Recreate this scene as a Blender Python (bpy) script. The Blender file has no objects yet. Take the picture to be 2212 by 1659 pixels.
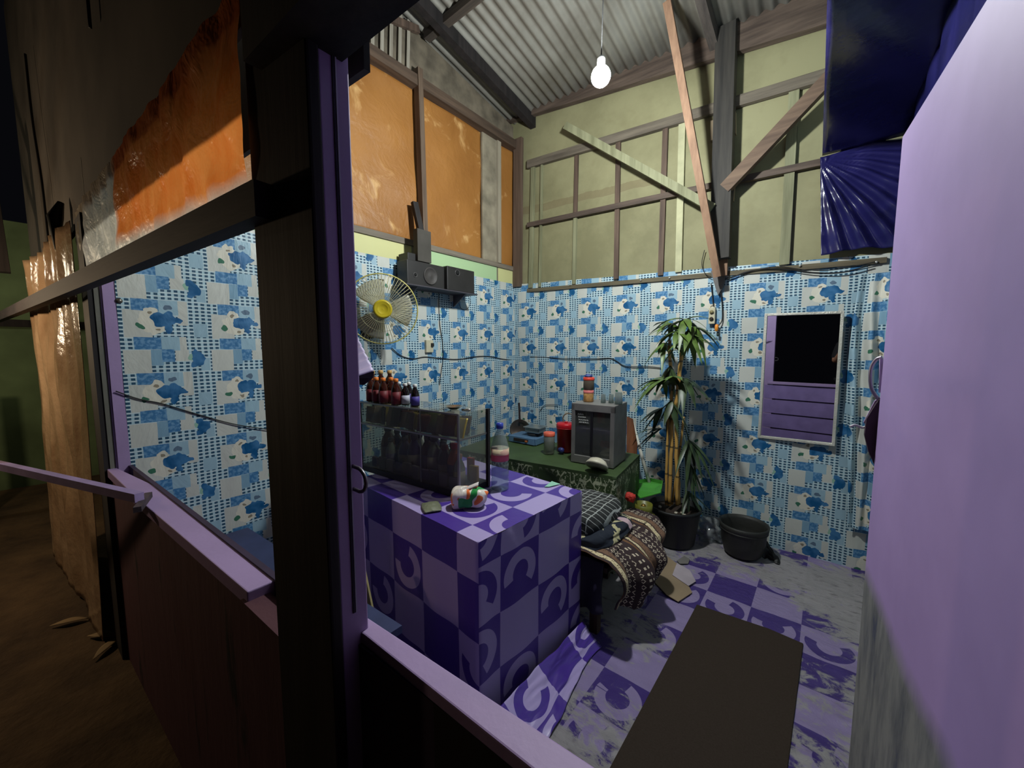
import bpy, bmesh, math, random
from math import sin, cos, pi, radians
from mathutils import Vector, Matrix, noise as mnoise
random.seed(7)
SC = bpy.context.scene
COL = SC.collection

# ---------------------------------------------------------------- camera, world, light, exposure
F, CX, CY = 830.0, 1106.0, 829.5
PITCH = math.atan((CY - 755.0) / F)
YAW = math.atan((1790.0 - CX) / math.hypot(F, CY - 755.0))
CAM = Vector((0, 0, 1.5))
FWD = Vector((-sin(YAW) * cos(PITCH), cos(YAW) * cos(PITCH), -sin(PITCH)))
RGT = Vector((cos(YAW), sin(YAW), 0))
UPV = RGT.cross(FWD)
cd = bpy.data.cameras.new('camera')
cd.sensor_fit = 'HORIZONTAL'; cd.sensor_width = 36.0; cd.lens = 36.0 * F / 2212.0
cd.clip_start = 0.02; cd.clip_end = 100
cam = bpy.data.objects.new('camera', cd); COL.objects.link(cam)
m = Matrix((RGT, UPV, -FWD)).transposed().to_4x4(); m.translation = CAM
cam.matrix_world = m
SC.camera = cam
wd = bpy.data.worlds.new('world'); SC.world = wd; wd.use_nodes = True
wd.node_tree.nodes['Background'].inputs[0].default_value = (0.35, 0.36, 0.5, 1)
wd.node_tree.nodes['Background'].inputs[1].default_value = 0.006
SC.view_settings.view_transform = 'Standard'; SC.view_settings.look = 'None'
SC.view_settings.exposure = 0.0; SC.view_settings.gamma = 1.0
SC.view_settings.use_curve_mapping = False
SC.cycles.use_denoising = True
SC.cycles.max_bounces = 8; SC.cycles.diffuse_bounces = 1; SC.cycles.glossy_bounces = 4
SC.cycles.transmission_bounces = 6; SC.cycles.transparent_max_bounces = 24
SC.cycles.sample_clamp_indirect = 4.0
BULB = 1450.0        # emission of the bare bulb in the stall
LAMP = 34.0          # watts of the neighbour's lamp, outside to the left

def ray(px, py): return FWD * F + RGT * (px - CX) - UPV * (py - CY)
def onz(px, py, z=0.0):
    r = ray(px, py); return CAM + r * ((z - CAM.z) / r.z)
def onx(px, py, x):
    r = ray(px, py); return CAM + r * ((x - CAM.x) / r.x)
def ony(px, py, y):
    r = ray(px, py); return CAM + r * ((y - CAM.y) / r.y)
def onb(px, py, off=0.0):          # back wall  y = 3.43 + .06 x
    r = ray(px, py); d = 3.43 - off; return CAM + r * ((d + .06 * CAM.x - CAM.y) / (r.y - .06 * r.x))
def onf(px, py, off=0.0):          # front wall y = .33 + .06 x
    r = ray(px, py); d = .33 - off; return CAM + r * ((d) / (r.y - .06 * r.x))
def yb(x): return 3.43 + .06 * x
def yf(x): return .33 + .06 * x
XL, XR = -2.65, .30

# ---------------------------------------------------------------- materials
def lin(r, g=None, b=None):
    if g is None: r, g, b = r
    f = lambda c: ((c / 255) / 12.92 if c <= 10 else (((c / 255) + .055) / 1.055) ** 2.4)
    return (f(r), f(g), f(b), 1.0)

class NT:
    """small expression builder over shader nodes"""
    def __init__(s, name):
        s.mat = bpy.data.materials.new(name); s.mat.use_nodes = True
        s.nt = s.mat.node_tree; s.b = s.nt.nodes['Principled BSDF']
    def node(s, t, **kw):
        n = s.nt.nodes.new(t)
        for k, v in kw.items(): setattr(n, k, v)
        return n
    def set(s, inp, v):
        if isinstance(v, E): s.nt.links.new(v.o, inp)
        elif hasattr(v, 'is_linked') or isinstance(v, bpy.types.NodeSocket): s.nt.links.new(v, inp)
        else: inp.default_value = v
    def math(s, op, a, b=None, c=None):
        n = s.node('ShaderNodeMath', operation=op)
        s.set(n.inputs[0], a)
        if b is not None: s.set(n.inputs[1], b)
        if c is not None: s.set(n.inputs[2], c)
        return E(s, n.outputs[0])
    def mix(s, f, a, b):
        n = s.node('ShaderNodeMix', data_type='RGBA')
        s.set(n.inputs['Factor'], f); s.set(n.inputs[6], a); s.set(n.inputs[7], b)
        return E(s, n.outputs[2])
    def coord(s, kind='Object'):
        n = s.node('ShaderNodeTexCoord'); return n.outputs[kind]
    def uv(s):
        sep = s.node('ShaderNodeSeparateXYZ'); s.nt.links.new(s.coord('UV'), sep.inputs[0])
        return E(s, sep.outputs[0]), E(s, sep.outputs[1])
    def xyz(s, kind='Object'):
        sep = s.node('ShaderNodeSeparateXYZ'); s.nt.links.new(s.coord(kind), sep.inputs[0])
        return [E(s, o) for o in sep.outputs]
    def vec(s, x, y, z=0.0):
        n = s.node('ShaderNodeCombineXYZ'); s.set(n.inputs[0], x); s.set(n.inputs[1], y); s.set(n.inputs[2], z)
        return n.outputs[0]
    def noise(s, scale, detail=3, vec=None, rough=.5, kind='Object', dist=0):
        n = s.node('ShaderNodeTexNoise'); n.inputs['Scale'].default_value = scale
        n.inputs['Detail'].default_value = detail; n.inputs['Roughness'].default_value = rough
        n.inputs['Distortion'].default_value = dist
        s.nt.links.new(vec if vec is not None else s.coord(kind), n.inputs['Vector'])
        return E(s, n.outputs['Fac'])
    def ramp(s, v, lo, hi):
        n = s.node('ShaderNodeMapRange'); s.set(n.inputs[0], v)
        n.inputs[1].default_value = lo; n.inputs[2].default_value = hi
        return E(s, n.outputs[0])
    def rect(s, u, v, u0, u1, v0, v1):
        return s.math('COMPARE', u, (u0 + u1) / 2, (u1 - u0) / 2) * s.math('COMPARE', v, (v0 + v1) / 2, (v1 - v0) / 2)
    def ell(s, u, v, uc, vc, ru, rv):
        a = (u - uc) * (1 / ru); b = (v - vc) * (1 / rv)
        return s.math('LESS_THAN', a * a + b * b, 1.0)
    def bump(s, h, strength=.3, dist=.01):
        n = s.node('ShaderNodeBump'); n.inputs['Strength'].default_value = strength
        n.inputs['Distance'].default_value = dist; s.set(n.inputs['Height'], h)
        s.nt.links.new(n.outputs[0], s.b.inputs['Normal'])
    def base(s, c): s.set(s.b.inputs['Base Color'], c)
    def p(s, **kw):
        for k, v in kw.items(): s.set(s.b.inputs[k.replace('_', ' ')], v)

class E:
    def __init__(s, nt, o): s.nt = nt; s.o = o
    def __add__(a, b): return a.nt.math('ADD', a, b)
    def __sub__(a, b): return a.nt.math('SUBTRACT', a, b)
    def __rsub__(a, b): return a.nt.math('SUBTRACT', b, a)
    def __mul__(a, b): return a.nt.math('MULTIPLY', a, b)
    def __lt__(a, b): return a.nt.math('LESS_THAN', a, b)
    def __gt__(a, b): return a.nt.math('GREATER_THAN', a, b)
    def max(a, b): return a.nt.math('MAXIMUM', a, b)
    def min(a, b): return a.nt.math('MINIMUM', a, b)
    def fract(a): return a.nt.math('FRACT', a)
    def floor(a): return a.nt.math('FLOOR', a)

MATS = {}
def mat(name, rgb, rough=.6, metal=0.0, var=.12, scale=8, bump=0.0, bscale=60, spec=.5, **kw):
    """plain surface with a little noise in its colour"""
    if name in MATS: return MATS[name]
    t = NT(name); c = lin(rgb)
    d = tuple(x * (1 - var * 2) for x in c[:3]) + (1,)
    l = tuple(min(1, x * (1 + var)) for x in c[:3]) + (1,)
    t.base(t.mix(t.ramp(t.noise(scale, 4), .3, .7), d, l))
    t.p(Roughness=rough, Metallic=metal); t.b.inputs['Specular IOR Level'].default_value = spec
    for k, v in kw.items(): t.set(t.b.inputs[k.replace('_', ' ')], v)
    if bump: t.bump(t.noise(bscale, 4), bump, .01)
    MATS[name] = t.mat
    return t.mat

def wood(name, rgb, rgb2=None, rough=.75, axis='z', dens=1.0):
    if name in MATS: return MATS[name]
    t = NT(name); x, y, z = t.xyz('Object')
    k = {'z': (22, 22, 1.5), 'x': (1.5, 22, 22), 'y': (22, 1.5, 22)}[axis]
    v = t.vec(x * k[0], y * k[1], z * k[2])
    n = t.noise(dens, 5, v, .6)
    c2 = lin(rgb2) if rgb2 else tuple(q * .55 for q in lin(rgb)[:3]) + (1,)
    t.base(t.mix(t.ramp(n, .35, .7), c2, lin(rgb))); t.p(Roughness=rough); t.bump(n, .3, .004)
    MATS[name] = t.mat
    return t.mat

def wallpaper(name, u0, v0):
    """sheet printed with a blue patchwork; u0, v0: metres where a repeat starts (top left of a dark patch)"""
    if name in MATS: return MATS[name]
    t = NT(name); U, V = t.uv()
    nz = t.noise(9, 2, t.vec(U, V)); wob = (nz - .5) * .05
    u = (U - u0) * (1 / .344) + wob * .4; v = (v0 - V) * (1 / .369) + wob * .4
    fu = (u + .15).fract() - .15; fv = v.fract()
    cream, ltb, mid, dark = lin(206, 208, 200), lin(158, 190, 206), lin(132, 170, 194), lin(66, 122, 170)
    navy = lin(18, 88, 138)
    # dotted ground: small dark checks in a light lattice
    cu = (u * 13).fract(); cv = (v * 19).fract()
    dot = t.rect(cu, cv, .2, .78, .2, .78)
    lat = t.math('COMPARE', cu, 0.5, .5) * t.math('COMPARE', cv, .5, .38)
    c = t.mix(dot, t.mix(lat, lin(212, 226, 230), lin(178, 208, 218)), lin(44, 82, 108))
    R = lambda *a: t.rect(fu, fv, *a)
    cr = R(-.09, .2, .15, .52).max(R(-.12, .17, .685, 1.0)).max(R(.44, .6, .68, .84)).max(R(.5, .62, 0, .34)).max(R(.15, .34, .155, .42)).max(R(.5, .58, .5, .7)).max(R(-.12, 0, .86, 1.0))
    c = t.mix(cr, c, cream)
    c = t.mix(R(.28, .51, .0, .2).max(R(.28, .5, .5, .69)).max(R(.68, .9, .31, .5)).max(R(.74, .85, .8, .99)), c, ltb)
    c = t.mix(R(.17, .3, .68, .9), c, mid)
    dk = R(0, .287, 0, .155).max(R(0, .29, .51, .675)).max(R(.29, .43, .675, .85))
    dn = t.noise(60, 2, t.vec(U, V))
    c = t.mix(dk, c, t.mix(t.ramp(dn, .45, .6), dark, lin(112, 158, 196)))
    # a pale toy figure and a blue bird-like blob
    wu, wv = fu + (t.noise(26, 1, t.vec(U, V)) - .5) * .09, fv + (t.noise(30, 1, t.vec(V, U)) - .5) * .09
    L = lambda *a: t.ell(wu, wv, *a)
    c = t.mix(L(.2, .17, .08, .07).max(L(.14, .26, .08, .1)).max(L(.22, .38, .12, .08)), c, lin(226, 222, 206))
    c = t.mix(L(.075, .36, .045, .035), c, lin(62, 118, 92))
    c = t.mix(L(.19, .17, .03, .022).max(L(.26, .4, .03, .02)), c, lin(150, 140, 120))
    c = t.mix(L(.38, .1, .05, .035), c, lin(96, 118, 140))
    bl = L(.30, .265, .10, .095).max(L(.4, .25, .08, .09)).max(L(.5, .275, .06, .035)).max(L(.39, .38, .04, .07))
    bl2 = L(.72, .82, .08, .09).max(L(.67, .73, .05, .05)).max(L(.66, .9, .04, .04))
    c = t.mix(L(.63, .79, .04, .05), c, lin(150, 190, 170))
    c = t.mix(bl.max(bl2), c, t.mix(t.ramp(t.noise(14, 2, t.vec(U, V)), .4, .6), navy, dark))
    # creases of the plastic sheet
    cr1 = t.noise(2.2, 5, t.vec(U * 2.2, V * .9), .55, dist=.6)
    t.bump(cr1 + t.noise(5, 2, t.vec(U, V)) * .4, .5, .03)
    t.base(c); t.p(Roughness=.42); t.b.inputs['Specular IOR Level'].default_value = .35
    MATS[name] = t.mat
    return t.mat

def purple(name, cell=.215, worn=False, rough=.35, off=(0, 0)):
    """vinyl with purple and lilac squares carrying open rings"""
    if name in MATS: return MATS[name]
    t = NT(name); U, V = t.uv()
    u = (U + off[0]) * (1 / cell); v = (V + off[1]) * (1 / cell)
    fu, fv, iu, iv = u.fract(), v.fract(), u.floor(), v.floor()
    par = t.math('PINGPONG', iu + iv, 1.0)
    wn = t.node('ShaderNodeTexWhiteNoise'); wn.noise_dimensions = '2D'
    t.nt.links.new(t.vec(iu, iv), wn.inputs['Vector']); h = E(t, wn.outputs['Value'])
    du, dv = (fu - .5), (fv - .5)
    d = t.math('SQRT', du * du + dv * dv)
    ang = t.math('ARCTAN2', dv, du)
    gap = t.math('COMPARE', ang, 2.1, .75).max(t.math('COMPARE', ang * (h * 2 - 1), 1.0, .35))
    wid = t.math('COMPARE', d, .32, .105)
    ring = wid * (t.math('SUBTRACT', 1.0, gap)) * (h > .5)
    par2 = t.math('ABSOLUTE', par - ring)
    dark, light = (lin(72, 52, 130), lin(158, 142, 188)) if worn else (lin(80, 56, 152), lin(178, 162, 214))
    c = t.mix(par2, light, dark)
    if worn:
        n = t.noise(10, 9, t.vec(U, V * 1.5), .74, dist=.6); n2 = t.noise(1.5, 2, t.vec(U + 2.0, V))
        w = t.ramp(n + (n2 - .5) * 1.3, .47, .56)
        c = t.mix(w * .9, c, lin(172, 168, 166))
        n3 = t.noise(14, 5, t.vec(U, V * 2.2), .6)
        c = t.mix(t.ramp(n3, .56, .7) * t.ramp(n2, .45, .6) * .7, c, lin(84, 76, 78))
        t.bump(n + n3 * .5, .7, .03)
    else:
        t.bump(t.noise(3, 4, t.vec(U, V), .5, dist=.4), .35, .03)
    t.base(c); t.p(Roughness=rough)
    MATS[name] = t.mat
    return t.mat

def glass(name, rgb=(225, 235, 232), clear=.9, rough=.03):
    """thin pane: lets light through, mirrors a little at a slant"""
    if name in MATS: return MATS[name]
    t = NT(name); nt = t.nt; out = nt.nodes['Material Output']; nt.nodes.remove(t.b)
    tr = t.node('ShaderNodeBsdfTransparent'); tr.inputs[0].default_value = lin(rgb)
    gl = t.node('ShaderNodeBsdfGlossy'); gl.inputs['Roughness'].default_value = rough
    df = t.node('ShaderNodeBsdfDiffuse'); t.set(df.inputs[0], t.mix(t.noise(20), lin(rgb), lin(200, 205, 200)))
    fr = t.node('ShaderNodeFresnel'); fr.inputs[0].default_value = 1.45
    gm_ = t.node('ShaderNodeNewGeometry'); fb = t.math('MULTIPLY', fr.outputs[0], t.math('SUBTRACT', 1.0, gm_.outputs['Backfacing']))
    m1 = t.node('ShaderNodeMixShader'); m1.inputs[0].default_value = 1 - clear
    nt.links.new(tr.outputs[0], m1.inputs[1]); nt.links.new(df.outputs[0], m1.inputs[2])
    m2 = t.node('ShaderNodeMixShader'); nt.links.new(fb.o, m2.inputs[0])
    nt.links.new(m1.outputs[0], m2.inputs[1]); nt.links.new(gl.outputs[0], m2.inputs[2])
    nt.links.new(m2.outputs[0], out.inputs[0])
    MATS[name] = t.mat
    return t.mat

# ---------------------------------------------------------------- mesh builder
class MB:
    def __init__(s): s.v = []; s.f = []; s.uv = {}; s.sm = set(); s.mi = {}
    def add(s, vs, fs, smooth=False, uvs=None, mi=0):
        b = len(s.v); s.v += [Vector(p) for p in vs]
        for k, f in enumerate(fs):
            i = len(s.f); s.f.append([b + j for j in f])
            if smooth: s.sm.add(i)
            if uvs: s.uv[i] = [uvs[j] for j in f]
            if mi: s.mi[i] = mi
        return s
    def box(s, c, d, rz=0, R=None, mi=0):
        R = R or Matrix.Rotation(rz, 3, 'Z'); c = Vector(c); h = [x / 2 for x in d]
        vs = [c + R @ Vector((a * h[0], b * h[1], e * h[2])) for a in (-1, 1) for b in (-1, 1) for e in (-1, 1)]
        return s.add(vs, [(0, 1, 3, 2), (4, 6, 7, 5), (0, 4, 5, 1), (2, 3, 7, 6), (0, 2, 6, 4), (1, 5, 7, 3)], mi=mi)
    def mm(s, a, b, mi=0):
        a, b = Vector(a), Vector(b); return s.box((a + b) / 2, [abs(x) for x in (b - a)], mi=mi)
    def beam(s, a, b, w, h, side=(0, 0, 1)):
        a, b = Vector(a), Vector(b); d = (b - a).normalized(); n = d.cross(Vector(side))
        if n.length < 1e-4: n = d.cross(Vector((1, 0, 0)))
        n.normalize(); q = n.cross(d).normalized()
        vs = [p + n * (i * w / 2) + q * (j * h / 2) for p in (a, b) for i, j in ((-1, -1), (1, -1), (1, 1), (-1, 1))]
        return s.add(vs, [(3, 2, 1, 0), (4, 5, 6, 7), (0, 1, 5, 4), (1, 2, 6, 5), (2, 3, 7, 6), (3, 0, 4, 7)])
    def prism(s, poly, z0, z1):           # poly counter-clockwise xy
        n = len(poly); vs = [(x, y, z0) for x, y in poly] + [(x, y, z1) for x, y in poly]
        return s.add(vs, [tuple(range(n))[::-1], tuple(range(n, 2 * n))] + [(i, (i + 1) % n, n + (i + 1) % n, n + i) for i in range(n)])
    def slab(s, pts, t):                  # flat polygon given a thickness vector
        n = len(pts); t = Vector(t); vs = [Vector(p) for p in pts] + [Vector(p) + t for p in pts]
        return s.add(vs, [tuple(range(n))[::-1], tuple(range(n, 2 * n))] + [(i, (i + 1) % n, n + (i + 1) % n, n + i) for i in range(n)])
    def tube(s, pts, r, n=8, cap=True):
        pts = [Vector(p) for p in pts]; rs = r if isinstance(r, (list, tuple)) else [r] * len(pts)
        vs = []; prev = None
        for i, p in enumerate(pts):
            d = (pts[min(i + 1, len(pts) - 1)] - pts[max(i - 1, 0)]).normalized()
            a = prev - d * prev.dot(d) if prev is not None else d.orthogonal()
            if a.length < 1e-5: a = d.orthogonal()
            a.normalize(); prev = a; b = d.cross(a)
            vs += [p + (a * cos(2 * pi * k / n) + b * sin(2 * pi * k / n)) * rs[i] for k in range(n)]
        fs = [(i * n + k, i * n + (k + 1) % n, (i + 1) * n + (k + 1) % n, (i + 1) * n + k) for i in range(len(pts) - 1) for k in range(n)]
        if cap: fs += [tuple(range(n))[::-1], tuple(range((len(pts) - 1) * n, len(pts) * n))]
        return s.add(vs, fs, True)
    def ring(s, c, R, r, axis=(0, 0, 1), n=40, m=6):
        ax = Vector(axis).normalized(); a = ax.orthogonal().normalized(); b = ax.cross(a); c = Vector(c)
        vs = []
        for i in range(n):
            e = a * cos(2 * pi * i / n) + b * sin(2 * pi * i / n)
            vs += [c + e * (R + r * cos(2 * pi * k / m)) + ax * r * sin(2 * pi * k / m) for k in range(m)]
        fs = [(i * m + k, ((i + 1) % n) * m + k, ((i + 1) % n) * m + (k + 1) % m, i * m + (k + 1) % m) for i in range(n) for k in range(m)]
        return s.add(vs, fs, True)
    def lathe(s, prof, c=(0, 0, 0), n=24, M=None, smooth=True, squash=1.0):
        c = Vector(c); M = M or Matrix.Identity(3); vs = []
        for r, z in prof: vs += [c + M @ Vector((r * cos(2 * pi * k / n), squash * r * sin(2 * pi * k / n), z)) for k in range(n)]
        fs = [(i * n + k, i * n + (k + 1) % n, (i + 1) * n + (k + 1) % n, (i + 1) * n + k) for i in range(len(prof) - 1) for k in range(n)]
        if prof[0][0] > 1e-4: fs.append(tuple(range(n))[::-1])
        if prof[-1][0] > 1e-4: fs.append(tuple(range((len(prof) - 1) * n, len(prof) * n)))
        return s.add(vs, fs, smooth)
    def grid(s, fn, nu, nv, uvfn=None, smooth=True, closed=False):
        vs, uvs = [], []
        for j in range(nv + 1):
            for i in range(nu + 1):
                vs.append(fn(i / nu, j / nv)); uvs.append(uvfn(i / nu, j / nv) if uvfn else None)
        fs = [(j * (nu + 1) + i, j * (nu + 1) + i + 1, (j + 1) * (nu + 1) + i + 1, (j + 1) * (nu + 1) + i) for j in range(nv) for i in range(nu)]
        return s.add(vs, fs, smooth, uvs if uvfn else None)
    def ball(s, c, r, n=16, m=10, noise=0, M=None):
        c = Vector(c); r = (r, r, r) if not isinstance(r, (tuple, list)) else r; vs = []
        M = M or Matrix.Identity(3)
        for j in range(m + 1):
            th = pi * j / m
            for k in range(n):
                e = Vector((sin(th) * cos(2 * pi * k / n), sin(th) * sin(2 * pi * k / n), cos(th)))
                q = 1 + (mnoise.noise(e * 2.3 + c * 7) * noise if noise else 0)
                vs.append(c + M @ Vector((e.x * r[0] * q, e.y * r[1] * q, e.z * r[2] * q)))
        return s.add(vs, [(j * n + k, (j + 1) * n + k, (j + 1) * n + (k + 1) % n, j * n + (k + 1) % n) for j in range(m) for k in range(n)], True)
    def build(s, name, material, parent=None, bevel=0, weld=False, solid=0, sub=0):
        root = parent
        while root is not None and root.parent is not None: root = root.parent
        org = Vector(root['_o']) if root is not None and '_o' in root else Vector((0, 0, 0))
        me = bpy.data.meshes.new(name)
        me.from_pydata([p - org for p in s.v], [], s.f)
        mats = material if isinstance(material, (list, tuple)) else [material]
        for q in mats: me.materials.append(q)
        uvl = me.uv_layers.new(name='UVMap')
        for i, poly in enumerate(me.polygons):
            if i in s.sm: poly.use_smooth = True
            if i in s.mi: poly.material_index = s.mi[i]
            if i in s.uv:
                for k, li in enumerate(poly.loop_indices): uvl.data[li].uv = s.uv[i][k]
            else:
                n = poly.normal; a = max(range(3), key=lambda q: abs(n[q]))
                ij = ((1, 2), (0, 2), (0, 1))[a]
                for li in poly.loop_indices:
                    p = me.vertices[me.loops[li].vertex_index].co + org; uvl.data[li].uv = (p[ij[0]], p[ij[1]])
        me.validate(); me.update()
        o = bpy.data.objects.new(name, me); COL.objects.link(o)
        if parent is not None: o.parent = parent
        if weld:
            md = o.modifiers.new('weld', 'WELD'); md.merge_threshold = .0005
        if solid:
            md = o.modifiers.new('solid', 'SOLIDIFY'); md.thickness = solid; md.offset = 0
        if bevel:
            md = o.modifiers.new('bevel', 'BEVEL'); md.width = bevel; md.segments = 2; md.limit_method = 'ANGLE'
        if sub:
            md = o.modifiers.new('sub', 'SUBSURF'); md.levels = sub; md.render_levels = sub
        return o

def tag(o, label, cat, group=None):
    o['label'] = label; o['category'] = cat
    if group: o['group'] = group
    return o
def thing(name, label, cat, loc, group=None):
    """an Empty at the thing's base; parts are given in world metres and stored relative to it"""
    o = bpy.data.objects.new(name, None); COL.objects.link(o); o.empty_display_size = .05
    o.location = loc; o['_o'] = tuple(loc)
    return tag(o, label, cat, group)
def struct(name, mb, m, parent=None, **kw):
    o = mb.build(name, m, parent, **kw)
    if parent is None: o['kind'] = 'structure'
    return o
def copy_tree(o, parent=None):
    c = o.copy(); COL.objects.link(c)
    if parent is not None: c.parent = parent
    for ch in list(o.children): copy_tree(ch, c)
    return c
def lerp(a, b, t): return a + (b - a) * t
def smooth_path(pts, k=6):
    """Catmull-Rom through the points"""
    pts = [Vector(p) for p in pts]; out = []
    for i in range(len(pts) - 1):
        p0, p1, p2, p3 = pts[max(i - 1, 0)], pts[i], pts[i + 1], pts[min(i + 2, len(pts) - 1)]
        for j in range(k):
            t = j / k
            out.append(.5 * ((2 * p1) + (p2 - p0) * t + (2 * p0 - 5 * p1 + 4 * p2 - p3) * t * t + (3 * p1 - p0 - 3 * p2 + p3) * t ** 3))
    out.append(pts[-1]); return out
def nz(x, y, z=0.0): return mnoise.noise(Vector((x, y, z)))

# ================================================================ the setting
PURP = mat('purple_paint', (174, 148, 194), .55, var=.06, scale=3, bump=.08, bscale=40)
PURPD = mat('purple_paint_boards', (150, 128, 186), .6, var=.08)
t = NT('maroon_paint'); x, y, z = t.xyz(); n = t.noise(1, 5, t.vec(x * 9, y * 9, z * 1.6), .65)
t.base(t.mix(t.ramp(n, .6, .68), t.mix(t.noise(3), lin(78, 44, 54), lin(96, 58, 66)), lin(22, 14, 18))); t.p(Roughness=.8); t.bump(n, .4, .01); MAROON = t.mat; MATS['maroon_paint'] = t.mat
BLKW = wood('dark_timber', (44, 38, 38), (20, 17, 18))
BRNW = wood('brown_timber', (112, 92, 78), (70, 56, 48))
BRNX = wood('brown_timber_x', (108, 92, 80), (66, 54, 47), axis='x')
GREW = wood('grey_green_timber', (150, 150, 118), (112, 112, 84))
REDW = wood('reddish_timber', (158, 124, 98), (120, 90, 70))
WPL = wallpaper('wallpaper_left', .31, 1.75)
WPB = wallpaper('wallpaper_back', -.48 - .344 * .0, 1.62)

# ground outside and floor inside
t = NT('trodden_earth'); n = t.noise(1.6, 6, rough=.65); n2 = t.noise(18, 4)
t.base(t.mix(t.ramp(n, .35, .65), lin(60, 46, 32), lin(104, 84, 58))); t.p(Roughness=.95); t.bump(n + n2 * .3, .8, .04)
g = MB().grid(lambda u, v: Vector((lerp(-14, 6, u), lerp(-6, 9, v), -.06 + .03 * nz(u * 14, v * 10))), 60, 50)
struct('ground', g, t.mat)
floor_m = purple('worn_purple_vinyl', .235, worn=True, rough=.4, off=(.03, .06))
fl = MB().grid(lambda u, v: Vector((lerp(XL, XR, u), lerp(.36, 3.47, v), .004 + .004 * nz(u * 30, v * 26) + .006 * max(0, nz(u * 9 + 4, v * 8)))), 90, 90,
               lambda u, v: (lerp(XL, XR, u), lerp(.36, 3.47, v)))
struct('floor', fl, floor_m)

# left wall: brickwork papered to 2.19 m, a painted band, then orange sheets between studs
wl = MB().mm((XL - .12, .17, -.1), (XL, 3.3, 2.36))
wall_left = struct('wall_left', wl, mat('plaster_grey', (120, 118, 108), .9))
struct('trim_1', MB().mm((XL, .19, -.02), (XL + .004, .246, 2.19)), PURP)                  # purple margin by the window
def wlp(u, v):
    y = lerp(.240, 3.27, u); z = lerp(0, 2.195, v)
    return Vector((XL + .012 + .005 * nz(y * 3, z * 2) + .010 * max(0, nz(y * 1.2 - z * .9, z * 2.6 + 4)) * v, y, z))
MB().grid(wlp, 120, 70, lambda u, v: (lerp(.262, 3.27, u), lerp(0, 2.195, v))).build('wallpaper', WPL, wall_left)
t = NT('painted_band'); x, y, z = t.xyz()
seg = t.math('COMPARE', y, 1.41, .53).max(t.math('COMPARE', y, 3.25, .26))
ln = t.math('COMPARE', y, 1.955, .012).max(t.math('COMPARE', y, 2.985, .01))
t.base(t.mix(ln, t.mix(seg, lin(178, 208, 158), lin(214, 212, 150)), lin(120, 116, 96))); t.p(Roughness=.6)
MB().mm((XL, .2, 2.195), (XL + .008, 3.29, 2.33)).build('painted_band', t.mat, wall_left)
MB().mm((XL - .12, .2, 2.33), (XL + .02, 3.29, 2.375)).build('ledge', wood('ledge_timber', (142, 132, 116), (110, 100, 88), axis='y'), wall_left)
t = NT('orange_sheet'); n = t.noise(1.1, 4, rough=.6); n2 = t.noise(5, 5, rough=.6, dist=.5)
c = t.mix(t.ramp(n, .35, .7), lin(150, 98, 44), lin(180, 124, 62)); c = t.mix(t.ramp(n2, .6, .75), c, lin(216, 170, 110))
t.base(c); t.p(Roughness=.5); t.bump(n2 + n, .5, .03)
def orange(y0, y1, x0=.0):
    return MB().grid(lambda u, v: Vector((XL - .02 + x0 + .02 * nz(lerp(y0, y1, u) * 2.2, v * 3.2, 3) - .0 * v, lerp(y0, y1, u), lerp(2.37, 3.56, v))), 40, 40)
for a, b in ((.2, 1.1), (1.1, 2.03), (2.03, 2.78), (3.03, 3.30)):
    orange(a, b).build('orange_panel', t.mat, wall_left, solid=.004)
MB().mm((XL - .015, 2.78, 2.37), (XL + .004, 2.99, 3.58)).build('grey_panel', mat('grey_board', (150, 140, 120), .8, var=.2), wall_left)
MB().mm((XL - .02, 2.98, 2.37), (XL + .02, 3.035, 3.6)).build('stud', wood('pale_stud', (176, 166, 146), (140, 130, 112)), wall_left)
s = MB().beam(onx(903, 150, XL + .04), onx(915, 505, XL + .04), .06, .045, (0, 1, 0))
s.build('stud', wood('brown_stud', (120, 100, 82), (80, 64, 52)), wall_left)
MB().beam((XL + .05, 1.95, 2.66), onx(912, 515, XL + .10), .03, .05, (0, 1, 0)).build('splice', BLKW, wall_left)
MB().mm((XL - .03, .2, 3.55), (XL + .06, 3.3, 3.63)).build('top_plate', wood('top_plate', (104, 84, 68), (66, 52, 42), axis='y'), wall_left)
# gable boards above the top plate, up to the roof
gb = MB().slab([(XL - .03, .2, 3.62), (XL - .03, 3.3, 3.62), (XL - .03, 3.3, 3.80), (XL - .03, .2, 4.32)], (.012, 0, 0))
gb.build('gable_board', mat('gable_board', (118, 108, 92), .85, var=.25), wall_left)
for k in range(9):
    y = 1.35 + k * .075
    MB().beam((XL + .0, y, 3.66), (XL + .0, y + .02, 4.09 - .17 * (y - 1.6)), .028, .012, (1, 0, 0)).build('lattice_slat', wood('slat', (176, 170, 156), (140, 132, 118)), wall_left)
MB().beam((XL + .015, 1.2, 3.76), (XL + .015, 2.05, 4.0), .05, .03, (1, 0, 0)).build('lattice_rail', BRNW, wall_left)

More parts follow.
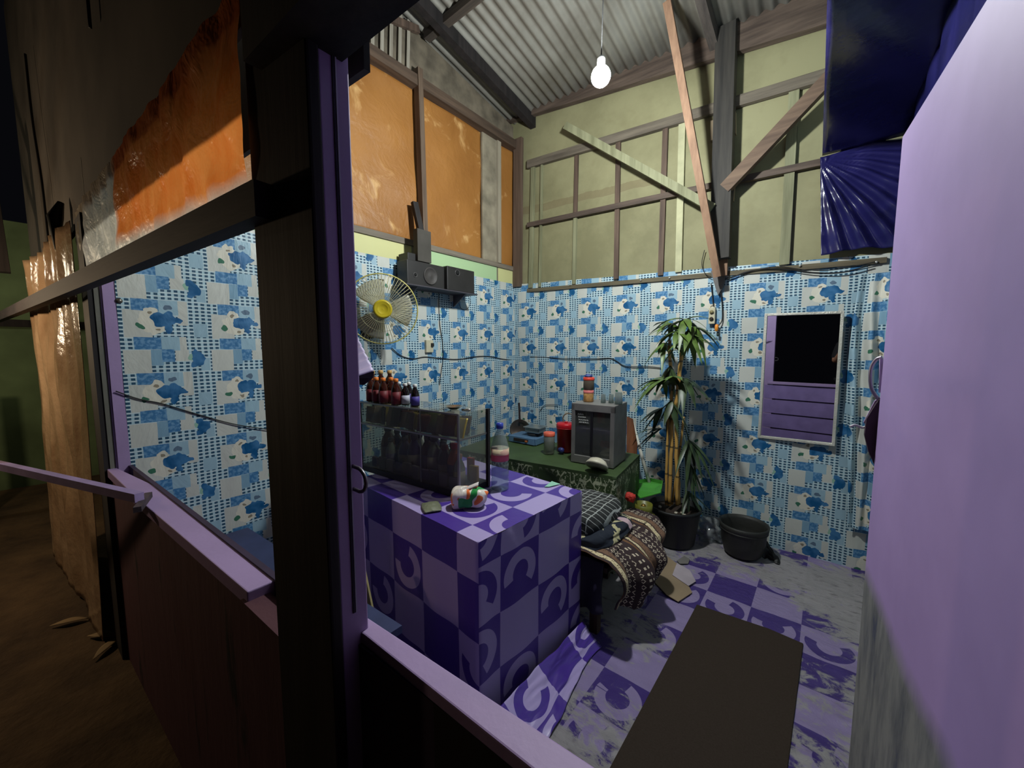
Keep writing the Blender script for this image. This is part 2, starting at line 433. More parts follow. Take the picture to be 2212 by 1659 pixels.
# back wall: papered below, pale board between timbers above
XBL, XBR = XL - .05, XR + .12
wall_back = struct('wall_back', MB().slab([(XBL, yb(XBL) + .02, -.1), (XBR, yb(XBR) + .02, -.1), (XBR, yb(XBR) + .14, -.1), (XBL, yb(XBL) + .14, -.1)], (0, 0, 2.22)), mat('plaster_grey', (120, 118, 108)))
zt = lambda x: lerp(2.19, 2.105, (x - XL) / 2.95)
def wbp(u, v):
    x = lerp(XL + .01, XR, u); z = zt(x) * v
    d = .008 + .006 * nz(x * 3, z * 3) + .022 * max(0, nz(x * 1.6 + z * .8, z * 1.4 + 9)) * (1 if x > -2.2 else 1.6)
    d += .03 * math.exp(-((x - .24 + .12 * sin(z * 3)) / .05) ** 2) * (.5 + .5 * sin(z * 5 + 1)) * (1 if z > .6 else .4)
    return Vector((x, yb(x) - d, z))
MB().grid(wbp, 190, 110, lambda u, v: (lerp(XL + .01, XR, u), zt(lerp(XL, XR, u)) * v)).build('wallpaper', WPB, wall_back)
t = NT('stained_board'); n = t.noise(1.3, 6, rough=.65); n2 = t.noise(7, 5)
c = t.mix(t.ramp(n, .35, .62), lin(124, 120, 88), lin(152, 148, 112)); c = t.mix(t.ramp(n2, .6, .8) * .5, c, lin(128, 122, 88))
x, y, z = t.xyz(); c = t.mix(t.math('COMPARE', z + n * .12, 2.98, .035) * t.math('COMPARE', x, -1.9, .75) * .45, c, lin(110, 92, 66))
t.base(c); t.p(Roughness=.75); t.bump(n, .3, .02)
MB().slab([(XBL, yb(XBL) - .0, 2.12), (XBR, yb(XBR), 2.06), (XBR, yb(XBR), 3.95), (XBL, yb(XBL), 3.95)], (0, .012, 0)).build('upper_board', t.mat, wall_back)
def bb(p, q, w, d, m, nm='stud', off=.02):
    MB().beam(onb(*p, off), onb(*q, off), w, d, (0, 0, 1) if abs(p[1] - q[1]) < abs(p[0] - q[0]) else (0, 1, 0)).build(nm, m, wall_back)
bb((1140, 628), (1915, 562), .03, .035, wood('rail_low', (118, 108, 84), (84, 76, 60), axis='x'), 'bottom_rail', .012)
bb((1140, 487), (1790, 348), .035, .045, BRNX, 'rail', .03)
bb((1140, 356), (1800, 158), .035, .075, wood('rail_mid', (122, 112, 98), (84, 76, 66), axis='x'), 'rail', .03)
bb((1060, 250), (1800, 5), .05, .26, BRNX, 'top_beam', .05)
for p, q, w, m in (((1246, 336), (1243, 465), .035, BRNW), ((1243, 465), (1240, 614), .035, GREW),
                   ((1336, 305), (1331, 603), .042, BRNW), ((1438, 275), (1427, 595), .042, BRNW),
                   ((1474, 262), (1466, 588), .05, mat('pale_strip', (186, 184, 148), .8)),
                   ((1152, 352), (1146, 622), .045, GREW), ((1171, 350), (1166, 620), .02, GREW),
                   ((1716, 190), (1694, 572), .06, GREW), ((1725, 190), (1704, 570), .012, BLKW)):  # last thin dark strip stands in for the shadow right of the green stud
    bb(p, q, w, .022, m)
bb((1120, 300), (1118, 620), .10, .04, wood('corner_post', (112, 92, 78), (84, 68, 56)), 'corner_post', .03)
# block hinges beside the post
for a in ((1585, 245, 1585, 292), (1583, 402, 1580, 436), (1541, 262, 1540, 305)):
    MB().beam(onb(a[0], a[1], .05), onb(a[2], a[3], .05), .03, .04, (0, 1, 0)).build('cleat', wood('cleat', (150, 134, 108), (110, 96, 76)), wall_back)

# the sheet hangs loose and bunched in the right corner
def loose(u, v):
    x = lerp(.135, .292, u); z = lerp(.30, 1.98, v); k = .25 + .75 * sin(pi * min(1, max(0, v * 1.05)))
    d = .05 + k * (.05 * u + .028 * sin(u * 15 + sin(z * 4) * 1.2) + .02 * nz(x * 20, z * 5))
    return Vector((x + .03 * sin(z * 2.6 + 1) * (1 - u), yb(x) - d, z))
MB().grid(loose, 40, 70, lambda u, v: (lerp(.10, .34, u), lerp(.30, 1.98, v))).build('loose_wallpaper', WPB, wall_back)

# right wall, papered
struct('wall_right', MB().mm((XR, .42, -.1), (XR + .1, 3.6, 4.0)), WPB)

# front wall: boarded half wall with a sill, posts, header and an added shade board
def fpoly(x0, x1, a, b): return [(x0, yf(x0) + a), (x1, yf(x1) + a), (x1, yf(x1) + b), (x0, yf(x0) + b)]
wf = MB().prism(fpoly(-2.80, -.86, 0, .012), -.1, .885)
wall_front = struct('wall_front', wf, MAROON)
t = mat('black_boards', (26, 20, 22), .85, var=.3)
MB().prism([(-.86, .350), (.5, .392), (.5, .402), (-.86, .360)], -.1, .93).build('lower_board', t, wall_front)
MB().prism(fpoly(-1.06, -.84, -.005, .05), .75, .90).build('end_block', mat('maroon_paint', (92, 56, 66)), wall_front)
for k in range(4):      # lilac boards inside, seen in the mirror
    z = .10 + k * .205
    MB().prism(fpoly(XL, .30, .075, .088), z, z + .185).build('board', PURPD, wall_front)
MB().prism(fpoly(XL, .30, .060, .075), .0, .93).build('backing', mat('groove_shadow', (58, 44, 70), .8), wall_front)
MB().prism([(-2.66, .158), (-2.06, .193), (-1.037, .270), (-1.037, .345), (-2.0, .29), (-2.66, .19)], .885, .925).build('sill', PURP, wall_front, bevel=.003)
MB().prism([(-.735, .352), (-.656, .357), (.45, .395), (.45, .455), (-.20, .425), (-.735, .384)], .915, .952).build('sill', PURP, wall_front, bevel=.003)
struct('trim_2', MB().prism([(-.86, .272), (-.665, .297), (-.665, .318), (-.86, .318)], -.1, 3.6), BLKW, bevel=.004)
pp = MB().prism([(-.80, .3185), (-.672, .3185), (-.672, .372), (-.80, .372)], -.1, 3.6)
post = struct('trim_3', pp, PURP, bevel=.003)
MB().box((-.6705, .343, 1.55), (.002, .004, 1.1)).build('seam', mat('seam_dark', (40, 30, 50), .8), post)
MB().box((-.6698, .347, 1.55), (.002, .0025, 1.1)).build('seam', mat('seam_pale', (190, 180, 205), .8), post)
# hasp on the post
hasp = [(-.655 + .028 * cos(a), .352, 1.262 + .022 * sin(a)) for a in [radians(q) for q in range(-100, 101, 20)]]
MB().tube([(-.678, .352, 1.240)] + hasp + [(-.678, .352, 1.284)], .0035, 8).build('hasp', mat('hasp_steel', (120, 115, 120), .4, .8), post)
struct('trim_4', MB().prism(fpoly(-.80, .5, -.03, .07), 1.99, 2.34), BLKW)                   # header over the entrance
struct('trim_5', MB().prism([(-2.84, .142), (-2.655, .150), (-2.655, .196), (-2.84, .2)], -.1, 2.12), BLKW)
struct('trim_6', MB().prism([(-2.67, .197), (-2.638, .197), (-2.638, .240), (-2.67, .240)], .9, 2.12), PURP)
MB().slab([(XL, .40, 2.16), (-.67, .40, 2.0), (-.67, .40, 2.4), (XL, .40, 2.4)], (0, .012, 0)).build('added_shade_board', BLKW, wall_front)  # added unseen board, its slanted edge shades the top of the window tarp
# boards closing the gable over the window and over the door
bo = MB().prism(fpoly(-5.6, -.80, .0, .012), 2.10, 4.4)
struct('wall_front_upper', bo, mat('weathered_board', (92, 86, 78), .85, var=.25, scale=2))
struct('wall_front_header', MB().prism(fpoly(-.80, .7, .02, .035), 2.28, 4.4), BLKW)

# corrugated roof with its timbers
def rz(y): return 4.39 - .17 * y
rf = MB()
nx, per = 300, .082
def rfn(u, v):
    x = lerp(-2.95, .75, u); y = lerp(-.2, 3.75, v); return Vector((x, y, rz(y) + .012 * sin(2 * pi * x / per)))
rf.grid(rfn, 420, 4)
t = NT('corrugated_iron'); n = t.noise(2, 5, rough=.6); t.base(t.mix(t.ramp(n, .3, .7), lin(118, 113, 104), lin(158, 156, 148))); t.p(Roughness=.5, Metallic=.35)
ceiling = struct('ceiling', rf, t.mat, solid=.002)
for x in (-2.42, -.78):
    MB().beam((x, .35, rz(.35) - .07), (x, 3.36, rz(3.36) - .07), .06, .10).build('rafter', BLKW if x < -1 else wood('rafter_timber', (92, 84, 78), (56, 50, 48), axis='y'), ceiling)
for y in (1.15, 2.12):
    MB().beam((-2.62, y, rz(y) - .045), (.3, y, rz(y) - .045), .06, .06).build('purlin', wood('purlin_timber', (84, 74, 66), (52, 46, 42), axis='x'), ceiling)

# timbers standing against the back wall
bp = MB().beam(onb(1570, 60, .09), onb(1556, 560, .09), .13, .09, (0, 1, 0))
tag(bp.build('roof_post', wood('sooty_post', (66, 62, 56), (36, 34, 32))), 'thick dark roof post standing above the papered back wall', 'post')
tip = MB().slab([onb(1535, 585, .06), onb(1570, 585, .06), onb(1562, 618, .05), onb(1551, 638, .05), onb(1545, 620, .05)], (0, .03, 0))
tag(tip.build('post_bracket', mat('grey_bracket', (110, 106, 104), .7)), 'grey tapered bracket under the foot of the dark roof post', 'bracket')
b = MB().beam(onb(1441, 4, .55), onb(1550, 598, .15), .05, .035, (0, 1, 0))
tag(b.build('timber_brace', REDW), 'long reddish steep timber brace in front of the dark post', 'brace')
b = MB().beam(onb(1222, 272, .2), onb(1540, 450, .14), .04, .06, (0, 0, 1))
tag(b.build('timber_brace', GREW), 'greenish diagonal brace left of the dark post', 'brace')
b = MB().beam(onb(1566, 408, .12), onb(1800, 160, .2), .045, .085, (0, 0, 1))
tag(b.build('timber_brace', wood('brown_brace', (118, 96, 78), (84, 66, 54), axis='x')), 'brown diagonal brace rising right from the dark post to the blue tarp', 'brace')
b = MB().beam(onb(1568, 450, .06), onb(1563, 596, .06), .05, .03, (0, 1, 0))
tag(b.build('timber_batten', REDW), 'short upright batten right beside the foot of the dark post', 'batten')

# open door leaf on the right
t = NT('door_paint'); x, y, z = t.xyz(); n = t.noise(3, 4, rough=.6); n2 = t.noise(9, 5, t.vec(x * .2, y * 1.6, z * .45), .7)
c = t.mix(t.ramp(n, .3, .7), lin(164, 140, 196), lin(180, 154, 212))
worn = t.ramp((n - .5) * .10 - (z - .965), -.02, .03)
low = t.mix(t.ramp(n2, .42, .62), lin(134, 136, 134), lin(96, 100, 104)); low = t.mix(t.ramp(n2, .62, .7), low, lin(56, 66, 96)); low = t.mix(t.ramp(n, .6, .66), low, lin(40, 104, 116))
t.base(t.mix(worn, c, low)); t.p(Roughness=.55); t.bump(t.noise(40, 3), .05, .004)
LD = Vector((-.094, 1, 0)).normalized(); H0 = Vector((.180, .40, 0)); LN = Vector((1, .094, 0)).normalized()
dl = MB(); L = .853
q0, q1 = H0, H0 + LD * L
dl.slab([q0 + Vector((0, 0, .06)), q1 + Vector((0, 0, .06)), q1 + Vector((0, 0, 1.972)), q0 + Vector((0, 0, 1.972))], LN * .03)
door = struct('door_1', dl, t.mat, bevel=.002)
def dpt(px, py, off=0.0):
    r = ray(px, py); d = (q1 + LD * off).dot(LD); return CAM + r * ((d - CAM.dot(LD)) / r.dot(LD))
hp = smooth_path([dpt(1906, 772, .015), dpt(1893, 777, .02), dpt(1882, 795, .02), dpt(1880, 820, .02), dpt(1884, 842, .02), dpt(1897, 862, .015)], 5)
MB().tube(hp, .004, 8).build('handle', mat('handle_steel', (176, 168, 186), .35, .7), door)
MB().slab([dpt(1901, 775, .004), dpt(1908, 775, .004), dpt(1905, 848, .004), dpt(1899, 848, .004)], LD * .008).build('handle_plate', mat('handle_plate', (200, 180, 220), .5), door)
MB().slab([dpt(1908, 855, .01), dpt(1893, 872, .01), dpt(1872, 905, .01), dpt(1868, 940, .01), dpt(1876, 975, .01), dpt(1890, 1006, .01), dpt(1904, 1003, .01)], LD * .012).build('latch_board', mat('latch_dark', (64, 44, 62), .8), door)
MB().slab([dpt(1903, 858, .022), dpt(1890, 866, .022), dpt(1866, 912, .022), dpt(1872, 922, .022), dpt(1893, 880, .022)], LD * .006).build('latch_strap', PURP, door)
MB().tube(smooth_path([dpt(1874, 920, .026), dpt(1862, 924, .026), dpt(1848, 918, .026), dpt(1836, 922, .026)], 4), .003, 6).build('latch_hook', mat('hook_white', (210, 210, 220), .4), door)

# ================================================================ sheets hung about the stall
# blue tarp: lower flap on the back wall, upper part stretched overhead towards the door
t = NT('blue_tarp'); x, y, z = t.xyz(); n = t.noise(3, 4, dist=1.2)
t.base(t.mix(t.ramp(n, .3, .7), lin(24, 24, 68), lin(38, 36, 94))); t.p(Roughness=.24); t.bump(t.noise(30, 3), .2, .006)
TARP = t.mat
def flap(u, v):
    x0 = lerp(-.075, -.115, v); x = lerp(x0, .30, u); z = lerp(2.135, 2.775, v)
    a = math.atan2(z - 2.775, x + .13); fold = sin(a * 34) * .022 * min(1, u * 3 + .15) * (1 - v * .3)
    return Vector((x, yb(x) - .07 + fold + .012 * nz(x * 9, z * 9), z + .01 * sin(x * 14)))
tb = MB().grid(flap, 60, 60, lambda u, v: (u, v))
blue = tag(tb.build('hanging_tarp', TARP, weld=True, solid=.002), 'dark blue plastic tarp hanging over the top right corner of the back wall', 'tarp')
ta, tb_ = onz(1776, 345, 2.775), onz(1787, 0, 2.775)
TL = lambda y: lerp(ta.x, tb_.x, (y - ta.y) / (tb_.y - ta.y))
def over(u, v):
    y = lerp(3.36, .45, v); x = lerp(TL(y), .30, u)
    return Vector((x, y, 2.775 + .0 * v + .012 * sin(v * 22 + u * 5) * (v > .02)))
MB().grid(over, 16, 60, lambda u, v: (u, v)).build('overhead_part', TARP, blue, solid=.002)
MB().grid(lambda u, v: Vector((.288 - .012 * abs(sin(u * 30 + v)) - .02 * v * (1 - v), lerp(3.36, .45, u), lerp(2.775, 1.95, v))), 80, 14).build('side_part', TARP, blue, solid=.002)

# tarp over the top of the window: orange by the post, pale further out
t = NT('window_tarp'); x, y, z = t.xyz(); n = t.noise(7, 4, rough=.6, dist=.8)
xe = x + (n - .5) * .02
org = t.ramp(xe, -1.99, -1.93) * t.ramp(z + (n - .5) * .05 + (x + 2.0) * .055, 1.855, 1.90)
c = t.mix(org, t.mix(t.ramp(n, .3, .7), lin(206, 192, 168), lin(232, 220, 200)), t.mix(t.ramp(n, .35, .65), lin(230, 116, 42), lin(240, 142, 66)))
nt = t.nt; out = nt.nodes['Material Output']; tl = t.node('ShaderNodeBsdfTranslucent'); t.set(tl.inputs[0], c)
mx = t.node('ShaderNodeMixShader'); mx.inputs[0].default_value = .55
t.base(c); t.p(Roughness=.36); t.bump(n + t.noise(20, 3) * .5, .8, .03)
nt.links.new(t.b.outputs[0], mx.inputs[1]); nt.links.new(tl.outputs[0], mx.inputs[2]); nt.links.new(mx.outputs[0], out.inputs[0])
def wt(u, v):
    x = lerp(-2.86, -.86, u); z = lerp(1.80, 2.16, v)
    return Vector((x, yf(x) - .012 - .012 * abs(nz(x * 5, z * 5)) - .01 * nz(x * 14, z * 12), z))
tag(MB().grid(wt, 140, 34).build('window_tarp', t.mat), 'crinkled orange and pale tarp across the top of the side window', 'tarp')

# brown plastic hanging past the corner of the wall
t = NT('brown_plastic'); n = t.noise(3, 4, dist=.5)
t.base(t.mix(t.ramp(n, .3, .7), lin(140, 112, 84), lin(186, 158, 126))); t.p(Roughness=.2); t.bump(t.noise(22, 4), .5, .012)
def bpf(u, v):
    x = lerp(-2.86, -4.5, u); z = lerp(-.03, 2.12, v)
    w = (.03 * abs(sin(x * 15 + sin(z * 1.6) * .8)) - .02) * (.35 + .9 * v) + .05 * nz(x * 2.5, z * 1.6) + .012 * nz(x * 12, z * 4)
    return Vector((x, .128 + (x + 2.86) * .095 + w * .7 * min(1, u * 5 + .1) - .03 * (1 - v) * (1 - v), z))
tag(MB().grid(bpf, 100, 60).build('plastic_sheet', t.mat, solid=.001), 'crumpled brown plastic sheet hanging to the ground beyond the dark corner post', 'plastic sheet')

# bars in front of the side window
a = onf(560, 442, .012); d1 = Vector((-.9945, -.105, -.0)).normalized()
b = MB().beam(a + Vector((.03, 0, 0)), a + d1 * 5.2, .035, .062)
tag(b.build('timber_bar', wood('bar_timber', (62, 54, 58), (36, 32, 36), axis='x')), 'long dark horizontal timber bar running out from the black post across the window top', 'timber bar')
p0 = Vector((-1.93, .19, .958)); d2 = Vector((-.947, -.32, .0)).normalized()
b = MB().beam(p0, p0 + d2 * 1.5, .028, .032)
tag(b.build('purple_batten', mat('batten_paint', (160, 140, 188), .6)), 'thin lilac batten resting on the window sill and sticking out to the left', 'batten')
b = MB().beam((-2.02, .225, .935), (-1.86, .175, .935), .022, .02)
tag(b.build('sill_splinter', wood('splinter', (92, 76, 84), (50, 40, 46), axis='x')), 'short dark stick lying on the window sill beside the lilac batten', 'stick')

# outside, beyond the plastic
gw = MB().mm((-7.2, -3.5, -.1), (-7.0, 2.2, 2.9))
tag(gw.build('neighbour_wall', mat('green_wall', (124, 150, 108), .85, var=.2, scale=2)), 'green wall of the neighbouring stall far beyond the plastic sheet', 'wall')
MB().mm((-7.0, -3.5, 1.75), (-6.96, 2.0, 1.83)).build('wall_batten', BLKW, bpy.data.objects['neighbour_wall'])
o = tag(MB().mm((-5.9, -.52, -.06), (-5.84, -.44, 1.25)).build('fence_post', wood('green_post', (62, 74, 58), (38, 46, 38))), 'slim dark green post standing outside beyond the plastic sheet', 'post')
fr = thing('scaffold', 'dark timber scaffold with two short arms high up outside on the left', 'scaffold', (-4.6, -.14, 2.0))
MB().beam((-4.6, -.14, 2.05), (-4.62, -.16, 2.85), .09, .07, (0, 1, 0)).build('upright', BLKW, fr)
MB().beam((-4.61, -.15, 2.72), (-5.0, -.9, 2.74), .05, .05).build('arm', BLKW, fr)
MB().beam((-4.61, -.15, 2.36), (-5.0, -.9, 2.62), .05, .06).build('arm', BLKW, fr)
def cord(pts, r, name, label, m, k=8, cat='cable'):
    return tag(MB().tube(smooth_path(pts, k), r, 6).build(name, m), label, cat)
CORD = mat('black_cord', (24, 24, 24), .6)
cord([(-3.9, .06, 3.3), (-3.84, .06, 2.9), (-3.75, .07, 2.5), (-3.72, .07, 2.05)], .006, 'hanging_cable', 'black cable hanging down the weathered board, nearest to the timber frame', CORD)
cord([(-2.05, .185, 3.1), (-2.05, .185, 2.9), (-2.06, .185, 2.62)], .005, 'hanging_cable', 'short cable dangling on the dark board above the orange tarp', CORD)
hk = MB().tube([(-3.12, .115, 2.26), (-3.12, .09, 2.18), (-3.14, .085, 2.0), (-3.13, .085, 1.93)], [.012, .03, .006, .003], 8)
tag(hk.build('hanging_hook', mat('dark_iron', (40, 40, 38), .5, .6)), 'dark iron hook hanging at the edge of the pale tarp', 'hook')
for k, (px, py) in enumerate(((150, 1345), (222, 1375), (232, 1400))):
    c0 = onz(px, py, -.045); a = (1.1, .7, 2.4)[k]
    lf = MB().grid(lambda u, v: Vector((c0.x, c0.y, c0.z)) + Matrix.Rotation(a, 3, 'Z') @ Vector(((u - .5) * .16, (v - .5) * .045 * sin(pi * max(.05, min(.95, u))), .012 * sin(pi * u) + .004)), 10, 4)
    tag(lf.build('dry_leaf', mat('dry_leaf', (150, 128, 92), .8), solid=.002),
        ('pale dry leaf lying alone on the bare ground', 'curled dry leaf on the ground at the corner of the maroon wall', 'dry leaf on the ground behind the curled leaf, right against the maroon wall')[k], 'leaf')

lb_ = MB().slab([ony(774, 1195, .86), ony(783, 1195, .86), ony(814, 1345, .80), ony(774, 1345, .80)], (0, -.008, 0))
tag(lb_.build('leaning_board', mat('yellow_board', (150, 138, 92), .8)), 'narrow yellowish board leaning between the post and the counter', 'board')
# ================================================================ counter and tables
def cover(w, dpt_, h, wav=.008, lift=0.0, seed=0, cr=.012):
    """cloth box: top plus four falling sides, local frame, near-right corner towards +x -y"""
    mb = MB(); hw, hd = w / 2, dpt_ / 2
    n = 36
    mb.grid(lambda u, v: Vector((lerp(-hw, hw, u), lerp(-hd, hd, v), h + .002 * nz(u * 7, v * 7, seed))), n, n, lambda u, v: (lerp(-hw, hw, u), lerp(-hd, hd, v)))
    sides = (((-hw, -hd), (hw, -hd), (0, -1)), ((hw, -hd), (hw, hd), (1, 0)), ((hw, hd), (-hw, hd), (0, 1)), ((-hw, hd), (-hw, -hd), (-1, 0)))
    s0 = 0
    for k, (a, b, nn) in enumerate(sides):
        L = math.hypot(b[0] - a[0], b[1] - a[1])
        def fn(u, v, a=a, b=b, nn=nn, k=k):
            drop = (1 - v); z = lift + (h - lift) * v
            e = sin(pi * u)
            f = wav * (nz(u * 5 + k * 9, z * 2.5, seed) + .5 * sin(u * L * 26 + k + z * 3)) * min(1, drop * 3) * min(1, e * 3)
            f += .010 * abs(nz(u * 6 + z * 7, k, seed + 3)) * math.exp(-drop * 5) * min(1, e * 3)
            rnd = cr * (1 - min(1, drop * h / .015)) ** 2
            return Vector((lerp(a[0], b[0], u) + nn[0] * (f - rnd * 0), lerp(a[1], b[1], u) + nn[1] * f, z))
        mb.grid(fn, 40, 40, lambda u, v, k=k, L=L, s0=s0: (s0 + u * L - hw, -hd - (1 - v) * (h - lift) if k == 0 else (1 - v) * h + hd))
        s0 += L
    return mb
ctr = thing('counter', 'box-shaped counter wrapped in purple checked vinyl with open rings', 'counter', (0, 0, 0))
cover(1.03, .715, .78, .006, .015).build('vinyl_cover', purple('purple_vinyl', .245, off=(.10, .03)), ctr, weld=True, bevel=0)
MB().mm((-.5, -.34, 0), (.5, .34, .772)).build('frame', BRNW, ctr)
ctr.rotation_euler.z = radians(-3.2)
# near right corner at (-.975, .985)
R = Matrix.Rotation(radians(-3.2), 3, 'Z'); off = R @ Vector((.515, -.3575, 0))
ctr.location = Vector((-.972, .985, 0)) - off; CT = Vector(ctr.location)

# green table with floral cloth
def floral():
    t = NT('green_floral_cloth'); U, V = t.uv()
    base = t.mix(t.ramp(t.noise(4, 4, t.vec(U, V)), .3, .7), lin(44, 62, 30), lin(62, 84, 44))
    # branching white sprays
    wx = U + (t.noise(9, 2, t.vec(U, V)) - .5) * .06
    a = t.math('PINGPONG', wx * 1.0, .14); st = t.math('ABSOLUTE', a - t.math('MULTIPLY', V.fract(), .0) - .07)
    vo = t.node('ShaderNodeTexVoronoi', feature='DISTANCE_TO_EDGE'); vo.inputs['Scale'].default_value = 26
    nv = t.vec(wx, V * .45); t.nt.links.new(nv, vo.inputs['Vector'])
    n = t.noise(90, 2, t.vec(U, V * .7)); clump = t.ramp(t.noise(4.2, 2, t.vec(U + 3.3, V * .6)), .44, .5)
    side = t.math('LESS_THAN', V, 9.0)
    onside = t.math('ABSOLUTE', V) > .33
    clump = clump * onside
    m = (E(t, vo.outputs['Distance']) < .07) * clump * (n > .42)
    m2 = (t.noise(70, 2, t.vec(U, V * 1.5)) > .62) * clump
    c = t.mix(m.max(m2), base, lin(186, 192, 160)); t.base(c); t.p(Roughness=.6)
    t.bump(t.noise(3, 3, t.vec(U, V)), .4, .03)
    return t.mat
gt = thing('side_table', 'low table under a green cloth with white sprays of flowers', 'table', (0, 0, 0))
gm = cover(1.30, .62, .70, .02, .06, 5)
gm.build('tablecloth', floral(), gt, weld=True)
for sx in (-.58, .58):
    for sy in (-.27, .27):
        MB().mm((sx - .025, sy - .025, 0), (sx + .025, sy + .025, .69)).build('leg', BRNW, gt)
MB().mm((-.62, -.29, .66), (.62, .29, .692)).build('table_top', BRNW, gt)
GR = radians(8); off = Matrix.Rotation(GR, 3, 'Z') @ Vector((.65, -.31, 0))
gt.rotation_euler.z = GR; gt.location = Vector((-.985, 2.235, 0)) - off

# bench piled with cloths
bn = thing('bench', 'low dark bench behind the counter, buried under folded cloths', 'bench', (-1.0, 1.75, 0))
BEN = wood('bench_timber', (92, 72, 56), (54, 42, 34))
MB().mm((-1.24, 1.73, .37), (-.80, 2.17, .40)).build('seat', BEN, bn, bevel=.004)
for x, y in ((-1.21, 1.76), (-.88, 1.77), (-1.21, 2.14), (-.84, 2.14)):
    MB().mm((x - .022, y - .022, 0), (x + .022, y + .022, .37)).build('leg', BEN, bn)
def pile(x0, x1, y0, y1, z0, h, seed, sag=(0, 0), rz_=0, tw=.0):
    """soft folded stack: rounded slab with wrinkles"""
    mb = MB(); n, mm_ = 44, 26; c = Vector(((x0 + x1) / 2, (y0 + y1) / 2, z0)); R_ = Matrix.Rotation(rz_, 3, 'Z')
    hx, hy = (x1 - x0) / 2, (y1 - y0) / 2
    def fn(u, v):
        a = 2 * pi * u; th = pi * (v - .5)
        ex = .28; ca, sa = cos(a), sin(a)
        sx = abs(ca) ** .55 * (1 if ca > 0 else -1); sy = abs(sa) ** .55 * (1 if sa > 0 else -1)
        r = abs(cos(th)) ** .3; zz = (abs(sin(th)) ** .8 * (1 if th > 0 else -1))
        w = 1 + .08 * nz(ca * 2 + seed, sa * 2, zz * 1.5)
        p = Vector((hx * sx * r * w, hy * sy * r * w, h / 2 + h / 2 * zz * (1 + .1 * nz(ca * r * 2, sa * r * 2, seed))))
        p.z += .012 * nz(sx * r * 3, sy * r * 3, seed + 2)
        out = max(0, sx * r - .7) * sag[0] + max(0, -sy * r - .7) * sag[1]
        p.z -= out
        return c + R_ @ p
    return mb.grid(fn, n, mm_, lambda u, v: (u * 2 * (hx + hy) * 1.0, v * (h + hx)))
t = NT('black_grid_cloth'); x, y, z = t.xyz(); k = 1 / .042
wob = (t.noise(5, 2) - .5) * .5
gx = ((x * k) + wob).fract(); gy = ((y + z * .9) * k + wob).fract()
ln = t.math('COMPARE', gx, .5, .055).max(t.math('COMPARE', gy, .5, .055))
t.base(t.mix(ln, t.mix(t.noise(60), lin(34, 36, 36), lin(52, 54, 54)), lin(176, 180, 176))); t.p(Roughness=.9); t.bump(t.noise(8, 3), .5, .03)
bk = pile(-1.26, -.90, 1.74, 2.20, .50, .115, 1, sag=(.06, .12), rz_=radians(-5))
tag(bk.build('folded_blanket', t.mat), 'folded black blanket with a thin white grid, topmost on the bench', 'blanket')
t = NT('mixed_clothes'); n = t.noise(7, 2, dist=1.5); n2 = t.noise(4, 1)
c = t.mix(t.math('GREATER_THAN', n, .52), lin(26, 34, 48), lin(190, 182, 140)); c = t.mix(t.math('GREATER_THAN', n2, .60), c, lin(196, 168, 176))
t.base(c); t.p(Roughness=.9); t.bump(n, .8, .04)
cl = pile(-1.22, -.82, 1.735, 2.19, .452, .07, 6, sag=(.05, .08), rz_=radians(-7))
tag(cl.build('crumpled_clothes', t.mat), 'crumpled pale and navy clothes squeezed between the grid blanket and the brown cloth', 'clothes')
# batik cloth draped off the bench
t = NT('batik_cloth'); U, V = t.uv(); k = 1 / .30
wu = U * k + (t.noise(2.5, 2, t.vec(U, V)) - .5) * .12
f = wu.fract()
c = lin(52, 36, 38)
c = t.mix(t.math('COMPARE', f, .12, .055), c, lin(216, 200, 160)); c = t.mix(t.math('COMPARE', f, .28, .07), c, lin(122, 92, 72))
c = t.mix(t.math('COMPARE', f, .97, .03), c, lin(112, 78, 50))
du = (U * 34).fract(); dv = (V * 30).fract(); a1 = t.math('ABSOLUTE', du - .5) + t.math('ABSOLUTE', dv - .5)
tri = t.math('COMPARE', a1, .33, .08) * t.math('COMPARE', f, .46, .09).max(t.math('COMPARE', f, .66, .035))
bar = t.rect(du, dv, .2, .85, .3, .7) * t.math('COMPARE', f, .78, .05)
c = t.mix(tri.max(bar), c, lin(214, 200, 176))
spk = (t.noise(110, 1, t.vec(U, V)) > .60) * t.math('COMPARE', f, .2, .16); c = t.mix(spk, c, lin(88, 62, 44))
t.base(c); t.p(Roughness=.85); t.bump(t.noise(6, 3, t.vec(U, V)), .5, .03)
def bat(u, v):
    # u along the bench, v from on top to hanging tip
    y = lerp(1.70, 2.40, u); fold = .028 * sin(u * 21 + v * 2) * min(1, v * 1.6) + .012 * nz(u * 9, v * 5)
    drop_len = .30 * (1 - .72 * abs(u - .22) ** .8) + .02 * nz(u * 8, 3)
    if v < .35:
        s_ = v / .35; x = lerp(-1.02 + .07 * u, -.80, s_); z = .462 - .012 * s_ * s_
    else:
        s_ = (v - .35) / .65; x = -.80 + .175 * sin(min(1, s_ * 1.5) * pi / 2) * (.55 + .5 * sin(pi * min(1, u * 1.1))) - .07 * s_ * s_ ; z = .45 - drop_len * s_ ** 1.25
    yy = y + (.10 * (v - .35) * (.2 - u) if v > .35 else 0)
    return Vector((x + fold * (v > .35), yy, max(.03, z) + .008 * nz(u * 12, v * 8)))
tag(MB().grid(bat, 100, 60, lambda u, v: (u * .80, v * .55)).build('batik_cloth', t.mat, solid=.004), 'brown and cream batik cloth with small triangles draped over the bench end', 'cloth')
def skirt(u, v):
    x = lerp(-1.22, -.81, u); z = lerp(.43, .09 + .07 * u, v)
    return Vector((x, 1.715 - .015 * sin(pi * v) + .018 * sin(u * 17 + v * 2) * v, z + .01 * nz(u * 7, v * 6)))
